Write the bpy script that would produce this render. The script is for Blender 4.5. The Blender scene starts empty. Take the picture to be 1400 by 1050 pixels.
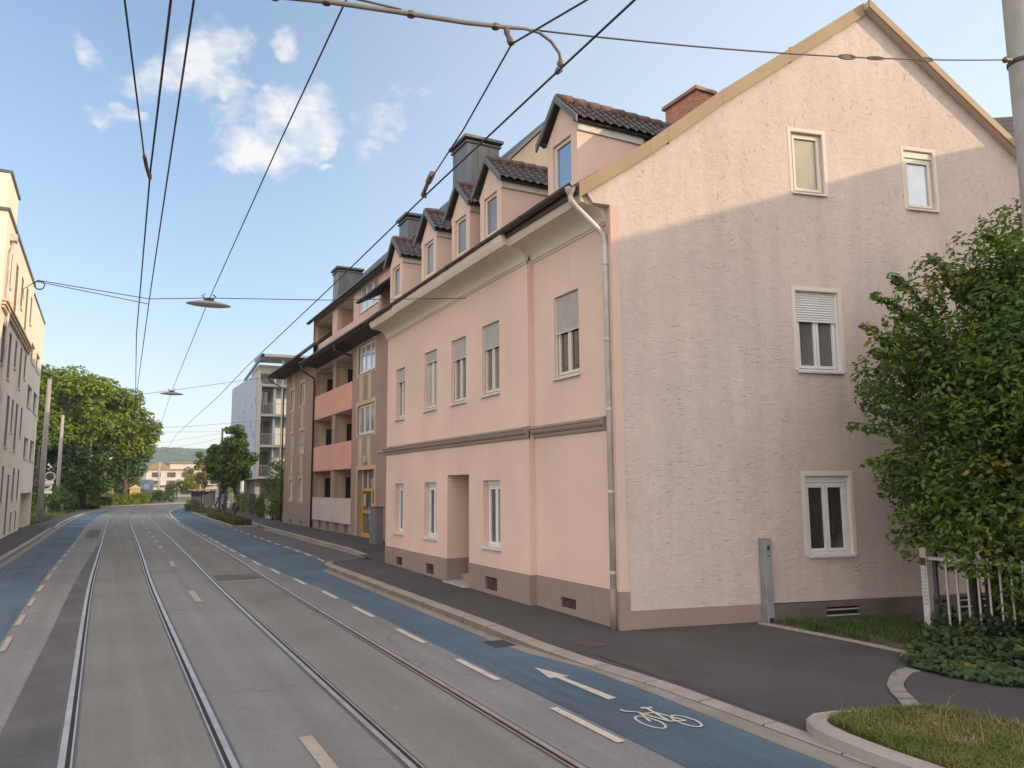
import bpy, bmesh, math, random
import numpy as np
from math import sin, cos, tan, pi, radians, hypot, atan2
from mathutils import Vector, Matrix, noise
from mathutils.geometry import tessellate_polygon
random.seed(7)
SC = bpy.context.scene
COL = SC.collection

# ------------------------------------------------------------------ helpers
def g(y):                      # height of the street: it climbs gently, then runs level
    return 0.009 * max(-40.0, min(y, 28.0))

class MB:
    """collects faces; build() links them as one mesh object"""
    def __init__(s, T=None):
        s.v = []; s.f = []; s.T = T
    def add(s, pts, faces):
        o = len(s.v)
        if s.T: pts = [s.T(*p) for p in pts]
        s.v += [tuple(p) for p in pts]
        s.f += [tuple(i + o for i in f) for f in faces]
    def poly(s, pts): s.add(pts, [tuple(range(len(pts)))])
    def box(s, a0, a1, b0, b1, c0, c1):
        p = [(a, b, c) for a in (a0, a1) for b in (b0, b1) for c in (c0, c1)]
        s.add(p, [(0,1,3,2),(4,6,7,5),(0,4,5,1),(2,3,7,6),(0,2,6,4),(1,5,7,3)])
    def prism(s, pts, off):    # pts: planar loop of 3d points, off: extrusion vector
        n = len(pts)
        q = [tuple(p[i] + off[i] for i in range(3)) for p in pts]
        f = [tuple(range(n)), tuple(range(2*n-1, n-1, -1))]
        f += [(i, (i+1) % n, n+(i+1) % n, n+i) for i in range(n)]
        s.add(list(pts) + q, f)
    def tube(s, pts, r, n=8, caps=True):
        pts = [Vector(p) for p in pts]
        if s.T: pts = [Vector(s.T(*p)) for p in pts]
        rr = r if isinstance(r, (list, tuple)) else [r]*len(pts)
        V = []; up = None
        for i, p in enumerate(pts):
            d = (pts[min(i+1, len(pts)-1)] - pts[max(i-1, 0)])
            if d.length < 1e-9: d = Vector((0,0,1))
            d.normalize()
            a = Vector((0,0,1)) if abs(d.z) < .95 else Vector((1,0,0))
            x = d.cross(a).normalized(); y = d.cross(x)
            if up is not None and x.dot(up) < 0: pass
            up = x
            for k in range(n):
                t = 2*pi*k/n
                V.append(p + (x*cos(t) + y*sin(t))*rr[i])
        F = []
        for i in range(len(pts)-1):
            for k in range(n):
                F.append((i*n+k, i*n+(k+1) % n, (i+1)*n+(k+1) % n, (i+1)*n+k))
        if caps:
            F.append(tuple(range(n))); F.append(tuple((len(pts)-1)*n+k for k in range(n-1, -1, -1)))
        T = s.T; s.T = None; s.add(V, F); s.T = T
    def lathe(s, c, prof, n=20):   # prof: (r, z)
        V = []; F = []
        for r, z in prof:
            for k in range(n):
                t = 2*pi*k/n; V.append((c[0]+r*cos(t), c[1]+r*sin(t), c[2]+z))
        for i in range(len(prof)-1):
            for k in range(n):
                F.append((i*n+k, i*n+(k+1) % n, (i+1)*n+(k+1) % n, (i+1)*n+k))
        F.append(tuple(range(n))); F.append(tuple((len(prof)-1)*n+k for k in range(n-1,-1,-1)))
        s.add(V, F)
    def wall(s, outline, holes, depth, d=0.0):
        """flat wall in (u, v) with rectangular holes (u0,u1,v0,v1) and reveals going in by depth"""
        loops = [[Vector((p[0], p[1], 0)) for p in outline]]
        hs = []
        for h in holes:
            loops.append([Vector((h[0],h[2],0)), Vector((h[0],h[3],0)), Vector((h[1],h[3],0)), Vector((h[1],h[2],0))])
            hs.append(h)
        tri = tessellate_polygon(loops)
        flat = [p for l in loops for p in l]
        s.add([(p.x, p.y, d) for p in flat], [tuple(t) for t in tri])
        for k, h in enumerate(hs):
            dp = h[4] if len(h) > 4 else depth
            u0,u1,v0,v1 = h[:4]
            P = [(u0,v0),(u1,v0),(u1,v1),(u0,v1)]
            for i in range(4):
                a, b = P[i], P[(i+1) % 4]
                s.poly([(a[0],a[1],d),(b[0],b[1],d),(b[0],b[1],d-dp),(a[0],a[1],d-dp)])
    def build(s, name, m, parent=None, smooth=False, bevel=0, recalc=True):
        me = bpy.data.meshes.new(name)
        me.from_pydata(s.v, [], s.f); me.update()
        if recalc or bevel:
            bm = bmesh.new(); bm.from_mesh(me)
            bmesh.ops.recalc_face_normals(bm, faces=bm.faces)
            bm.to_mesh(me); bm.free()
        return link(name, me, m, parent, smooth, bevel)

def link(name, me, m, parent=None, smooth=False, bevel=0):
    me.materials.append(m)
    if smooth:
        me.polygons.foreach_set('use_smooth', [True]*len(me.polygons))
    o = bpy.data.objects.new(name, me); COL.objects.link(o)
    if parent is not None:
        o.parent = parent
        if parent.type == 'EMPTY': o.location = -Vector(parent.location)
    if bevel:
        b = o.modifiers.new('bevel', 'BEVEL'); b.width = bevel; b.segments = 2; b.limit_method = 'ANGLE'; b.angle_limit = radians(40)
    return o

def thing(name, label, cat, loc=(0,0,0), group=None):
    o = bpy.data.objects.new(name, None); COL.objects.link(o)
    o.location = loc; o.empty_display_size = .3
    return tag(o, label, cat, group)
def tag(o, label, cat, group=None, kind=None):
    o['label'] = label; o['category'] = cat
    if group: o['group'] = group
    if kind: o['kind'] = kind
    return o
def struct(o, label=None):
    o['kind'] = 'structure'
    if label: o['label'] = label
    return o
def dup(root, loc, label=None):
    r = root.copy(); COL.objects.link(r); r.location = loc
    if label: r['label'] = label
    for ch in list(root.children):
        c = ch.copy(); COL.objects.link(c); c.parent = r
        for gch in ch.children:
            d = gch.copy(); COL.objects.link(d); d.parent = c
    return r

def frame(O, U, N):
    O, U, N = Vector(O), Vector(U), Vector(N); Z = Vector((0,0,1))
    return lambda u, v, d: tuple(O + U*u + Z*v + N*d)

# ------------------------------------------------------------------ materials
class NT:
    def __init__(s, t): s.t = t; s.n = t.nodes; s.l = t.links
    def node(s, typ, **kw):
        n = s.n.new(typ)
        for k, v in kw.items():
            if k.startswith('i_'):
                k = k[2:]; k = int(k) if k.isdigit() else k.replace('_', ' ')
                if hasattr(v, 'is_output') or isinstance(v, bpy.types.NodeSocket): s.l.new(v, n.inputs[k])
                else: n.inputs[k].default_value = v
            else: setattr(n, k, v)
        return n
    def math(s, op, a, b=None, c=None, clamp=False):
        n = s.n.new('ShaderNodeMath'); n.operation = op; n.use_clamp = clamp
        for i, x in enumerate((a, b, c)):
            if x is None: continue
            if isinstance(x, bpy.types.NodeSocket): s.l.new(x, n.inputs[i])
            else: n.inputs[i].default_value = x
        return n.outputs[0]
    def mix(s, fac, a, b, mode='MIX'):
        n = s.n.new('ShaderNodeMix'); n.data_type = 'RGBA'; n.blend_type = mode
        for i, x in ((0, fac), (6, a), (7, b)):
            if isinstance(x, bpy.types.NodeSocket): s.l.new(x, n.inputs[i])
            elif i == 0: n.inputs[0].default_value = x
            else: n.inputs[i].default_value = (*x, 1) if len(x) == 3 else x
        return n.outputs[2]
    def ramp(s, fac, stops):
        n = s.n.new('ShaderNodeValToRGB'); e = n.color_ramp.elements
        while len(e) < len(stops): e.new(.5)
        for el, (p, c) in zip(e, stops):
            el.position = p; el.color = (c, c, c, 1) if not isinstance(c, (tuple, list)) else (*c, 1)
        s.l.new(fac, n.inputs[0]); return n.outputs[0]

def new_mat(name):
    m = bpy.data.materials.new(name); m.use_nodes = True
    nt = NT(m.node_tree); nt.n.clear()
    out = nt.node('ShaderNodeOutputMaterial')
    b = nt.node('ShaderNodeBsdfPrincipled'); nt.l.new(b.outputs[0], out.inputs[0])
    return m, nt, b, out
def coords(nt, scale=(1,1,1), rot=(0,0,0)):
    tc = nt.node('ShaderNodeTexCoord')
    mp = nt.node('ShaderNodeMapping'); nt.l.new(tc.outputs['Object'], mp.inputs[0])
    mp.inputs['Scale'].default_value = scale; mp.inputs['Rotation'].default_value = rot
    return mp.outputs[0]
def ntex(nt, co, scale, detail=4, rough=.55, dist=0):
    n = nt.node('ShaderNodeTexNoise', i_Scale=scale, i_Detail=detail, i_Roughness=rough, i_Distortion=dist)
    nt.l.new(co, n.inputs['Vector']); return n.outputs[0]

def mat(name, col, rough=.8, var=.12, scale=3., fine=0, fscale=60., bump=0, bscale=30., bdist=.01, metal=0, spec=.5,
        stretch=(1,1,1), dirt=None, dscale=.6, damt=.5, coat=0):
    """surface with two scales of tone variation, optional dirt colour and bump"""
    m, nt, b, out = new_mat(name)
    co = coords(nt, stretch)
    n1 = ntex(nt, co, scale, 5)
    lo = tuple(max(0, c*(1-var)) for c in col); hi = tuple(min(1, c*(1+var)) for c in col)
    c = nt.mix(nt.ramp(n1, [(.3, 0.), (.7, 1.)]), lo, hi)
    if fine:
        n2 = ntex(nt, co, fscale, 2, .7)
        f = nt.ramp(n2, [(.25, 1-fine), (.75, 1+fine)])
        c = nt.mix(1., c, f, 'MULTIPLY')
    if dirt:
        n3 = ntex(nt, co, dscale, 6, .65, .4)
        c = nt.mix(nt.math('MULTIPLY', nt.ramp(n3, [(.48, 0.), (.72, 1.)]), damt), c, dirt)
    nt.l.new(c, b.inputs['Base Color'])
    b.inputs['Roughness'].default_value = rough; b.inputs['Metallic'].default_value = metal
    b.inputs['Specular IOR Level'].default_value = spec
    if coat: b.inputs['Coat Weight'].default_value = coat
    if bump:
        n4 = ntex(nt, co, bscale, 5, .6)
        bp = nt.node('ShaderNodeBump', i_Strength=bump, i_Distance=bdist); nt.l.new(n4, bp.inputs['Height'])
        nt.l.new(bp.outputs[0], b.inputs['Normal'])
    return m

def leaf_mat(name, dark, light, scale=.8, third=None, trans=.3):
    m, nt, b, out = new_mat(name)
    geo = nt.node('ShaderNodeNewGeometry')
    n = ntex(nt, geo.outputs['Position'], scale, 3, .6)
    rnd = geo.outputs['Random Per Island']
    f = nt.math('ADD', nt.math('MULTIPLY', nt.ramp(n, [(.35, 0.), (.65, 1.)]), .6), nt.math('MULTIPLY', rnd, .4), clamp=True)
    c = nt.mix(f, dark, light)
    if third:
        n2 = ntex(nt, geo.outputs['Position'], scale*.9+.37, 2)
        k = nt.math('MULTIPLY', nt.ramp(n2, [(.56, 0.), (.68, 1.)]), rnd)
        c = nt.mix(k, c, third)
    nt.l.new(c, b.inputs['Base Color']); b.inputs['Roughness'].default_value = .5
    b.inputs['Specular IOR Level'].default_value = .35
    tr = nt.node('ShaderNodeBsdfTranslucent'); nt.l.new(nt.mix(.4, c, (.5,.6,.1), 'MULTIPLY') if False else c, tr.inputs[0])
    mx = nt.node('ShaderNodeMixShader'); mx.inputs[0].default_value = trans
    nt.l.new(b.outputs[0], mx.inputs[1]); nt.l.new(tr.outputs[0], mx.inputs[2]); nt.l.new(mx.outputs[0], out.inputs[0])
    return m

def asphalt(name, col, patch=.18, streak=0, scale=.35, rough=.85, crack=0, wear=None):
    m, nt, b, out = new_mat(name)
    co = coords(nt)
    c1 = nt.ramp(ntex(nt, co, scale, 6, .6), [(.3, 1-patch), (.7, 1+patch)])
    c2 = nt.mix(1., nt.ramp(ntex(nt, co, 140., 2, .8), [(.2, .62), (.8, 1.38)]), nt.ramp(ntex(nt, co, 42., 3, .75), [(.25, .80), (.75, 1.20)]), 'MULTIPLY')
    c3 = nt.ramp(ntex(nt, co, 9., 5, .7), [(.3, .93), (.7, 1.07)])
    c = nt.mix(1., col, c1, 'MULTIPLY'); c = nt.mix(1., c, c2, 'MULTIPLY'); c = nt.mix(1., c, c3, 'MULTIPLY')
    if streak:
        cs = coords(nt, (5., .05, 1))
        c = nt.mix(1., c, nt.ramp(ntex(nt, cs, .6, 4), [(.3, 1-streak), (.7, 1+streak)]), 'MULTIPLY')
        # small tar spots and dropped gum
        vo = nt.node('ShaderNodeTexVoronoi', i_Scale=.9); nt.l.new(co, vo.inputs['Vector'])
        c = nt.mix(nt.ramp(vo.outputs['Distance'], [(.018, .55), (.04, 0.)]), c, (.02,.02,.02))
    if wear:      # the coating is rubbed through in long ragged tracks
        cw = coords(nt, (3.5, .22, 1)); w = nt.math('MULTIPLY', nt.ramp(ntex(nt, cw, 1.1, 6, .7), [(.50, 0.), (.72, .75)]), nt.ramp(ntex(nt, co, 30., 3, .7), [(.35, .3), (.6, 1.)]))
        c = nt.mix(w, c, wear)
    if crack:
        vo = nt.node('ShaderNodeTexVoronoi', feature='DISTANCE_TO_EDGE', i_Scale=crack)
        wc = nt.node('ShaderNodeVectorMath', operation='ADD'); nt.l.new(co, wc.inputs[0])
        nz = nt.node('ShaderNodeTexNoise', i_Scale=1.7, i_Detail=4.); nt.l.new(co, nz.inputs['Vector'])
        nt.l.new(nz.outputs[1], wc.inputs[1]); nt.l.new(wc.outputs[0], vo.inputs['Vector'])
        c = nt.mix(nt.ramp(vo.outputs['Distance'], [(.0015, .28), (.006, 0.)]), c, (.025,.025,.025))
    nt.l.new(c, b.inputs['Base Color']); b.inputs['Roughness'].default_value = rough
    bp = nt.node('ShaderNodeBump', i_Strength=.35, i_Distance=.006); nt.l.new(ntex(nt, co, 120., 3, .7), bp.inputs['Height'])
    nt.l.new(bp.outputs[0], b.inputs['Normal'])
    return m

def stucco(name, col):
    m, nt, b, out = new_mat(name)
    # trowelled roughcast: sparse drawn strokes, lying flat low down and wandering higher up, soft tone fields, water stains
    co = coords(nt, (1,1,1), (0,0,radians(12.7)))
    wn = nt.node('ShaderNodeTexNoise', i_Scale=.9, i_Detail=2.); nt.l.new(co, wn.inputs['Vector'])
    wa = nt.node('ShaderNodeVectorMath', operation='MULTIPLY_ADD'); nt.l.new(wn.outputs[1], wa.inputs[0]); wa.inputs[1].default_value = (.5,.5,.55); nt.l.new(co, wa.inputs[2])
    def stroke(scale, lo, hi, rot=0):
        st = nt.node('ShaderNodeMapping'); nt.l.new(wa.outputs[0], st.inputs[0]); st.inputs['Scale'].default_value = scale; st.inputs['Rotation'].default_value = (0, rot, 0)
        return nt.ramp(ntex(nt, st.outputs[0], 1., 2.5, .5), [(lo, 0.), (hi, 1.)])
    sepz = nt.node('ShaderNodeSeparateXYZ'); nt.l.new(co, sepz.inputs[0])
    hi_ = nt.math('MULTIPLY', nt.ramp(nt.math('ADD', nt.math('MULTIPLY', sepz.outputs[2], .1), nt.math('MULTIPLY', ntex(nt, co, .6, 3), .25)), [(.72, 0.), (1.0, 1.)]), 1.)
    A = stroke((5.5,5.5,30.), .60, .70); B = stroke((15.,15.,8.), .60, .70, .5); C_ = stroke((8.,8.,24.), .3, .7)
    mixs = nt.math('ADD', nt.math('MULTIPLY', A, nt.math('SUBTRACT', 1., nt.math('MULTIPLY', hi_, .75))), nt.math('MULTIPLY', B, hi_), clamp=True)
    gate = nt.ramp(ntex(nt, co, 1.3, 3), [(.38, .15), (.62, 1.)])
    mixs = nt.math('MULTIPLY', mixs, gate)
    s2 = ntex(nt, co, 34., 4, .65); s3 = ntex(nt, co, 7., 4, .6, .8)
    big = ntex(nt, co, .35, 5, .6)
    run = nt.node('ShaderNodeMapping'); nt.l.new(co, run.inputs[0]); run.inputs['Scale'].default_value = (2.2, 2.2, .16)
    sr = ntex(nt, run.outputs[0], 1.1, 5, .65)
    c = nt.mix(1., col, nt.ramp(big, [(.3, .88), (.7, 1.07)]), 'MULTIPLY')
    c = nt.mix(1., c, nt.ramp(sr, [(.3, .91), (.6, 1.03)]), 'MULTIPLY')
    c = nt.mix(1., c, nt.ramp(s3, [(.3, .93), (.7, 1.05)]), 'MULTIPLY')
    c = nt.mix(nt.math('MULTIPLY', mixs, .40), c, (.26,.19,.165))
    c = nt.mix(1., c, nt.ramp(s2, [(.3, .95), (.7, 1.04)]), 'MULTIPLY')
    nt.l.new(c, b.inputs['Base Color']); b.inputs['Roughness'].default_value = .92
    h = nt.math('ADD', nt.math('ADD', nt.math('MULTIPLY', mixs, -.9), nt.math('MULTIPLY', C_, .22)), nt.math('ADD', nt.math('MULTIPLY', s2, .25), nt.math('MULTIPLY', s3, .8)))
    bp = nt.node('ShaderNodeBump', i_Strength=.5, i_Distance=.022); nt.l.new(h, bp.inputs['Height'])
    nt.l.new(bp.outputs[0], b.inputs['Normal'])
    return m

def plaster(name, col, dirt=(.35,.27,.23), amt=.25, grain=.25, stain=True):
    m, nt, b, out = new_mat(name)
    co = coords(nt)
    c = nt.mix(1., col, nt.ramp(ntex(nt, co, .5, 5, .6), [(.3, .90), (.7, 1.06)]), 'MULTIPLY')
    run = nt.node('ShaderNodeMapping'); nt.l.new(co, run.inputs[0]); run.inputs['Scale'].default_value = (3., 3., .14)
    r = ntex(nt, run.outputs[0], 1.0, 5, .65)
    c = nt.mix(nt.math('MULTIPLY', nt.ramp(r, [(.55, 0.), (.8, 1.)]), amt), c, dirt)
    c = nt.mix(1., c, nt.ramp(ntex(nt, co, 90., 2, .7), [(.25, .96), (.75, 1.04)]), 'MULTIPLY')
    nt.l.new(c, b.inputs['Base Color']); b.inputs['Roughness'].default_value = .9
    bp = nt.node('ShaderNodeBump', i_Strength=grain, i_Distance=.004); nt.l.new(ntex(nt, co, 110., 3, .7), bp.inputs['Height'])
    nt.l.new(bp.outputs[0], b.inputs['Normal'])
    return m

def brickmat(name, c1, c2, mortar, scale=1., axis='y'):
    m, nt, b, out = new_mat(name)
    tc = nt.node('ShaderNodeTexCoord')
    sp = nt.node('ShaderNodeSeparateXYZ'); nt.l.new(tc.outputs['Object'], sp.inputs[0])
    cb = nt.node('ShaderNodeCombineXYZ'); nt.l.new(nt.math('ADD', sp.outputs[0], sp.outputs[1]), cb.inputs[0]); nt.l.new(sp.outputs[2], cb.inputs[1])
    br = nt.node('ShaderNodeTexBrick', i_Color1=(*c1,1), i_Color2=(*c2,1), i_Mortar=(*mortar,1), i_Scale=scale)
    br.inputs['Brick Width'].default_value = .25; br.inputs['Row Height'].default_value = .075; br.inputs['Mortar Size'].default_value = .008
    nt.l.new(cb.outputs[0], br.inputs['Vector'])
    c = nt.mix(1., br.outputs[0], nt.ramp(ntex(nt, tc.outputs['Object'], 7., 4), [(.3,.8),(.7,1.2)]), 'MULTIPLY')
    nt.l.new(c, b.inputs['Base Color']); b.inputs['Roughness'].default_value = .9
    bp = nt.node('ShaderNodeBump', i_Strength=.6, i_Distance=.008); nt.l.new(br.outputs[1], bp.inputs['Height']); bp.invert = True
    nt.l.new(bp.outputs[0], b.inputs['Normal'])
    return m

def glass(name, tint, rough=.04, fold=0, mirror=0):
    """a pane: coloured by the curtain, the room or a painted sky reflection, with the reflection of a real pane"""
    m, nt, b, out = new_mat(name)
    co = coords(nt)
    c = nt.mix(1., tint, nt.ramp(ntex(nt, co, .9, 3), [(.3, .7), (.7, 1.25)]), 'MULTIPLY')
    if fold:
        wv = nt.node('ShaderNodeTexWave', i_Scale=fold, i_Distortion=1.5); nt.l.new(coords(nt, (1,1,.05)), wv.inputs[0])
        c = nt.mix(1., c, nt.ramp(wv.outputs[1], [(.0, .75), (1., 1.1)]), 'MULTIPLY')
    nt.l.new(c, b.inputs['Base Color']); b.inputs['Roughness'].default_value = rough
    b.inputs['Specular IOR Level'].default_value = .5 + mirror; b.inputs['Coat Weight'].default_value = .4 + .6*mirror
    b.inputs['Coat Roughness'].default_value = .02
    if mirror: b.inputs['IOR'].default_value = 1.5 + mirror*1.2
    bp = nt.node('ShaderNodeBump', i_Strength=.05, i_Distance=.01); nt.l.new(ntex(nt, co, 2.5, 2), bp.inputs['Height'])
    nt.l.new(bp.outputs[0], b.inputs['Coat Normal'])
    return m

M = {}
M['road'] = asphalt('asphalt_road', (.180,.176,.160), .15, .13, crack=.16)
M['track'] = asphalt('track_paving', (.165,.160,.138), .17, .14)
M['tar'] = asphalt('dark_asphalt_strip', (.088,.083,.078), .25, .08, scale=.9)
M['seal'] = mat('bitumen_seal', (.088,.086,.086), .7, .2, 4.)
M['blue'] = asphalt('blue_lane_coating', (.062,.104,.142), .25, .16, .45, wear=(.13,.135,.135))
M['walk'] = asphalt('pavement_asphalt', (.057,.051,.048), .22, 0, .7, crack=.3)
M['drive'] = asphalt('driveway_asphalt', (.052,.046,.042), .3, 0, .6)
M['bay'] = asphalt('parking_bay_asphalt', (.088,.086,.088), .18, 0, .5)
M['kerb'] = mat('kerb_granite', (.30,.265,.22), .85, .15, 2., .14, 70., .4, 60., .004, dirt=(.14,.12,.10), damt=.5)
M['gutterstone'] = mat('gutter_concrete', (.24,.215,.18), .88, .14, 1.5, .14, 60., .4, 50., .004, dirt=(.12,.10,.08), damt=.6)
M['paver'] = mat('paver_concrete', (.22,.205,.18), .9, .2, 5., .15, 80., .3, 60., .004)
M['paint'] = mat('road_paint', (.50,.46,.38), .7, .06, 6., .12, 120., dirt=(.2,.19,.17), dscale=7., damt=.55)
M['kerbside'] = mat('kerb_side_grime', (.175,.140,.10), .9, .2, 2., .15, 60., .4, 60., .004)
M['paint_old'] = mat('worn_centre_paint', (.37,.31,.235), .75, .08, 6., .12, 120., dirt=(.18,.165,.145), dscale=7., damt=.6)
M['steel'] = mat('polished_rail_steel', (.60,.545,.49), .5, .15, 3., .06, 30., metal=1.)
M['groove'] = mat('rail_groove', (.018,.015,.013), .9, .3, 8.)
M['soil'] = mat('dry_soil', (.09,.075,.05), .95, .3, 3., .2, 60., .5, 20., .02)
M['earth'] = mat('far_ground', (.10,.11,.05), .95, .3, .05, .1, 1.)
M['grass'] = leaf_mat('grass_blades', (.095,.13,.018), (.22,.235,.05), 1.3, (.52,.38,.20), .3)
M['dry_grass'] = leaf_mat('dry_island_grass', (.07,.08,.02), (.14,.125,.038), 1.2, (.24,.165,.07), .25)
M['slot'] = mat('slot_dark_tan', (.20,.165,.125), .6, .15, 2.)
M['lawn'] = leaf_mat('lawn_blades', (.045,.085,.014), (.11,.155,.028), 1.6, (.16,.13,.05), .25)
M['straw'] = leaf_mat('dry_stalks', (.28,.21,.10), (.40,.32,.16), 3., None, .2)
M['ivy'] = leaf_mat('ivy_leaves', (.011,.030,.009), (.042,.075,.017), 1.5, (.13,.14,.02), .15)
M['shrub'] = leaf_mat('shrub_leaves', (.042,.105,.018), (.20,.29,.045), 1.0, (.38,.25,.05), .42)
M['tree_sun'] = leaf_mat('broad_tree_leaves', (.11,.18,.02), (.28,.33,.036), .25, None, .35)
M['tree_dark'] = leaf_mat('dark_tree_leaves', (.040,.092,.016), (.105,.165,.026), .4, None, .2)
M['tree_young'] = leaf_mat('young_tree_leaves', (.058,.105,.02), (.13,.185,.036), .8, None, .2)
M['tree_yellow'] = leaf_mat('yellow_green_leaves', (.13,.15,.014), (.30,.29,.03), .6, None, .35)
M['hedge'] = leaf_mat('hedge_leaves', (.035,.075,.014), (.095,.14,.026), .8, None, .2)
M['bark'] = mat('bark', (.10,.075,.055), .95, .3, 9., .2, 40., .6, 25., .02, stretch=(1,1,.3))
M['gable'] = stucco('pink_roughcast', (.57,.458,.395))
M['gable_smooth'] = plaster('pink_smooth_render', (.62,.44,.345), amt=.15)
M['facade'] = plaster('pink_facade_render', (.69,.492,.378), amt=.26)
M['plinth'] = plaster('red_brown_plinth', (.285,.205,.17), (.12,.09,.075), .5)
M['plinth_dark'] = mat('bare_grey_plinth', (.155,.125,.10), .95, .25, 1.6, .15, 40., .7, 18., .03, dirt=(.06,.055,.04), damt=.8)
M['string'] = plaster('string_course_render', (.33,.245,.205), (.14,.10,.085), .5)
M['cornice'] = plaster('cream_cornice_render', (.66,.555,.44), amt=.15)
M['verge'] = mat('tan_verge_metal', (.30,.205,.112), .55, .12, 1.2, .03, 40.)
M['surround'] = plaster('cream_window_surround', (.66,.575,.48), amt=.15)
M['frame_w'] = mat('white_window_frame', (.72,.70,.67), .35, .03, 3.)
M['frame_c'] = mat('cream_window_frame', (.64,.57,.46), .4, .05, 3.)
M['sill'] = mat('sill_metal', (.58,.55,.51), .5, .06, 4., dirt=(.3,.26,.22), dscale=4.)
M['shutter'] = mat('roller_shutter_slats', (.50,.465,.42), .5, .05, 5.)
M['shutter_w'] = mat('white_shutter_slats', (.66,.64,.61), .5, .05, 5.)
M['g_dark'] = glass('pane_dark_room', (.045,.042,.04))
M['g_grey'] = glass('pane_grey_curtain', (.17,.16,.15), fold=6.)
M['g_grey2'] = glass('pane_white_curtain', (.30,.285,.27), fold=9.)
M['g_grey3'] = glass('pane_dim_curtain', (.085,.08,.075), fold=3.)
M['g_tan'] = glass('pane_tan_blind', (.36,.285,.16), .15, mirror=.1)
M['g_sky'] = glass('pane_sky_tint', (.42,.47,.50), .05, mirror=.35)  # pale sky reflection painted into the pane colour
M['g_blue'] = glass('pane_blue_sky_tint', (.05,.13,.27), .03, mirror=.55)  # blue of the reflected sky painted into the pane colour
M['vent'] = mat('vent_grille_metal', (.085,.06,.045), .8, .3, 9.)
M['zinc'] = mat('weathered_zinc_pipe', (.52,.455,.415), .55, .3, 2., .1, 30., metal=.15, dirt=(.66,.60,.55), dscale=1.6, damt=.7)
M['gutter'] = mat('brown_gutter_metal', (.060,.042,.033), .5, .25, 3., metal=.2)
M['tile'] = mat('brown_clay_tiles', (.066,.050,.045), .75, .45, 7., .25, 24., .5, 20., .01, dirt=(.13,.115,.105), dscale=5., damt=.5)
M['ridge'] = mat('red_ridge_tiles', (.125,.075,.06), .8, .3, 6., .15, 30.)
M['metal_dk'] = mat('grey_green_sheet', (.105,.108,.095), .5, .12, 2., metal=.1)
M['brick'] = brickmat('red_brick', (.47,.17,.085), (.36,.125,.07), (.36,.29,.23))
M['conc'] = mat('cap_concrete', (.30,.17,.12), .9, .2, 3.)
M['clad'] = mat('chimney_sheet_cladding', (.135,.130,.122), .42, .3, 1.6, .05, 30., metal=.3, stretch=(2.5,2.5,.3))
M['stone'] = mat('door_step_stone', (.36,.32,.28), .85, .12, 5., .08, 60.)
M['brown'] = plaster('brown_render', (.36,.24,.185), (.16,.10,.08), .3)
M['brown_c'] = plaster('ochre_trim_render', (.55,.42,.27), amt=.1)
M['salmon'] = plaster('salmon_parapet_render', (.68,.36,.255), amt=.1)
M['palepanel'] = plaster('pale_panel_render', (.60,.50,.445), (.3,.26,.22), .4)
M['logg'] = plaster('loggia_wall_render', (.44,.33,.22), amt=.2)
M['loggceil'] = plaster('loggia_ceiling', (.60,.54,.46), amt=.2)
M['base_con'] = plaster('grey_base_concrete', (.30,.25,.21), (.12,.1,.08), .6)
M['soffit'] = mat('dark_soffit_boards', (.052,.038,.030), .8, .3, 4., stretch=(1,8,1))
M['roof_dk'] = mat('dark_roof_sheet', (.062,.062,.066), .55, .25, 2., .1, 20.)
M['door_y'] = mat('yellow_door_paint', (.58,.33,.055), .45, .08, 4.)
M['cabinet'] = mat('grey_cabinet_paint', (.16,.165,.17), .5, .12, 3.)
M['left_w'] = plaster('cream_render', (.84,.72,.56), amt=.10)
M['left_o'] = plaster('ochre_band_render', (.62,.47,.29), amt=.1)
M['grey_w'] = plaster('grey_panel_render', (.42,.475,.53), (.35,.36,.37), .4)
M['white_w'] = plaster('white_render', (.62,.61,.58), amt=.1)
M['balc'] = mat('balcony_concrete', (.34,.345,.35), .8, .1, 2.)
M['slab'] = mat('slab_grey', (.20,.205,.21), .8, .1, 2.)
M['rail_g'] = mat('grey_railing_metal', (.22,.225,.23), .5, .1, 3., metal=.3)
M['nearpole'] = mat('near_pole_concrete', (.27,.255,.22), .85, .15, 2., .1, 50., .2, 60., .004, dirt=(.16,.15,.12), damt=.5)
M['sunlit_tone_paving'] = mat('sunlit_tone_paving', (.44,.37,.28), .9, .12, 1., .1, 20.)  # sunlight on the far ground put into a paler base colour
M['g_mid'] = glass('pane_shaded_slot', (.10,.09,.08))
M['attic'] = plaster('pale_salmon_render', (.62,.42,.33), amt=.15)
M['sign_g'] = mat('sign_back_grey', (.30,.31,.32), .5, .1, 3.)
M['pole'] = mat('concrete_pole', (.33,.305,.265), .85, .12, 2., .1, 50., .2, 60., .004, dirt=(.25,.22,.18), damt=.4)
M['wood'] = mat('wooden_pole', (.21,.15,.10), .9, .25, 6., stretch=(1,1,.2))
M['wire'] = mat('wire_metal', (.040,.038,.040), .6, .05, 1.)
M['ins'] = mat('insulator_brown', (.13,.085,.06), .4, .2, 9.)
M['brack'] = mat('bracket_rod_grp', (.15,.145,.14), .6, .15, 3.)
M['lamp'] = mat('lamp_housing', (.27,.24,.20), .5, .12, 3.)
M['lampglass'] = mat('lamp_cover_glass', (.45,.43,.38), .2, .05, 3.)
M['postmetal'] = mat('galvanised_post', (.30,.315,.31), .5, .12, 3., .08, 40., metal=.3, dirt=(.19,.15,.12), dscale=2.)
M['fence_w'] = mat('white_fence_paint', (.50,.47,.42), .5, .05, 5., dirt=(.35,.3,.24), dscale=4., damt=.5)
M['grate'] = mat('grate_iron', (.05,.046,.042), .7, .3, 14., .2, 60.)
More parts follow.
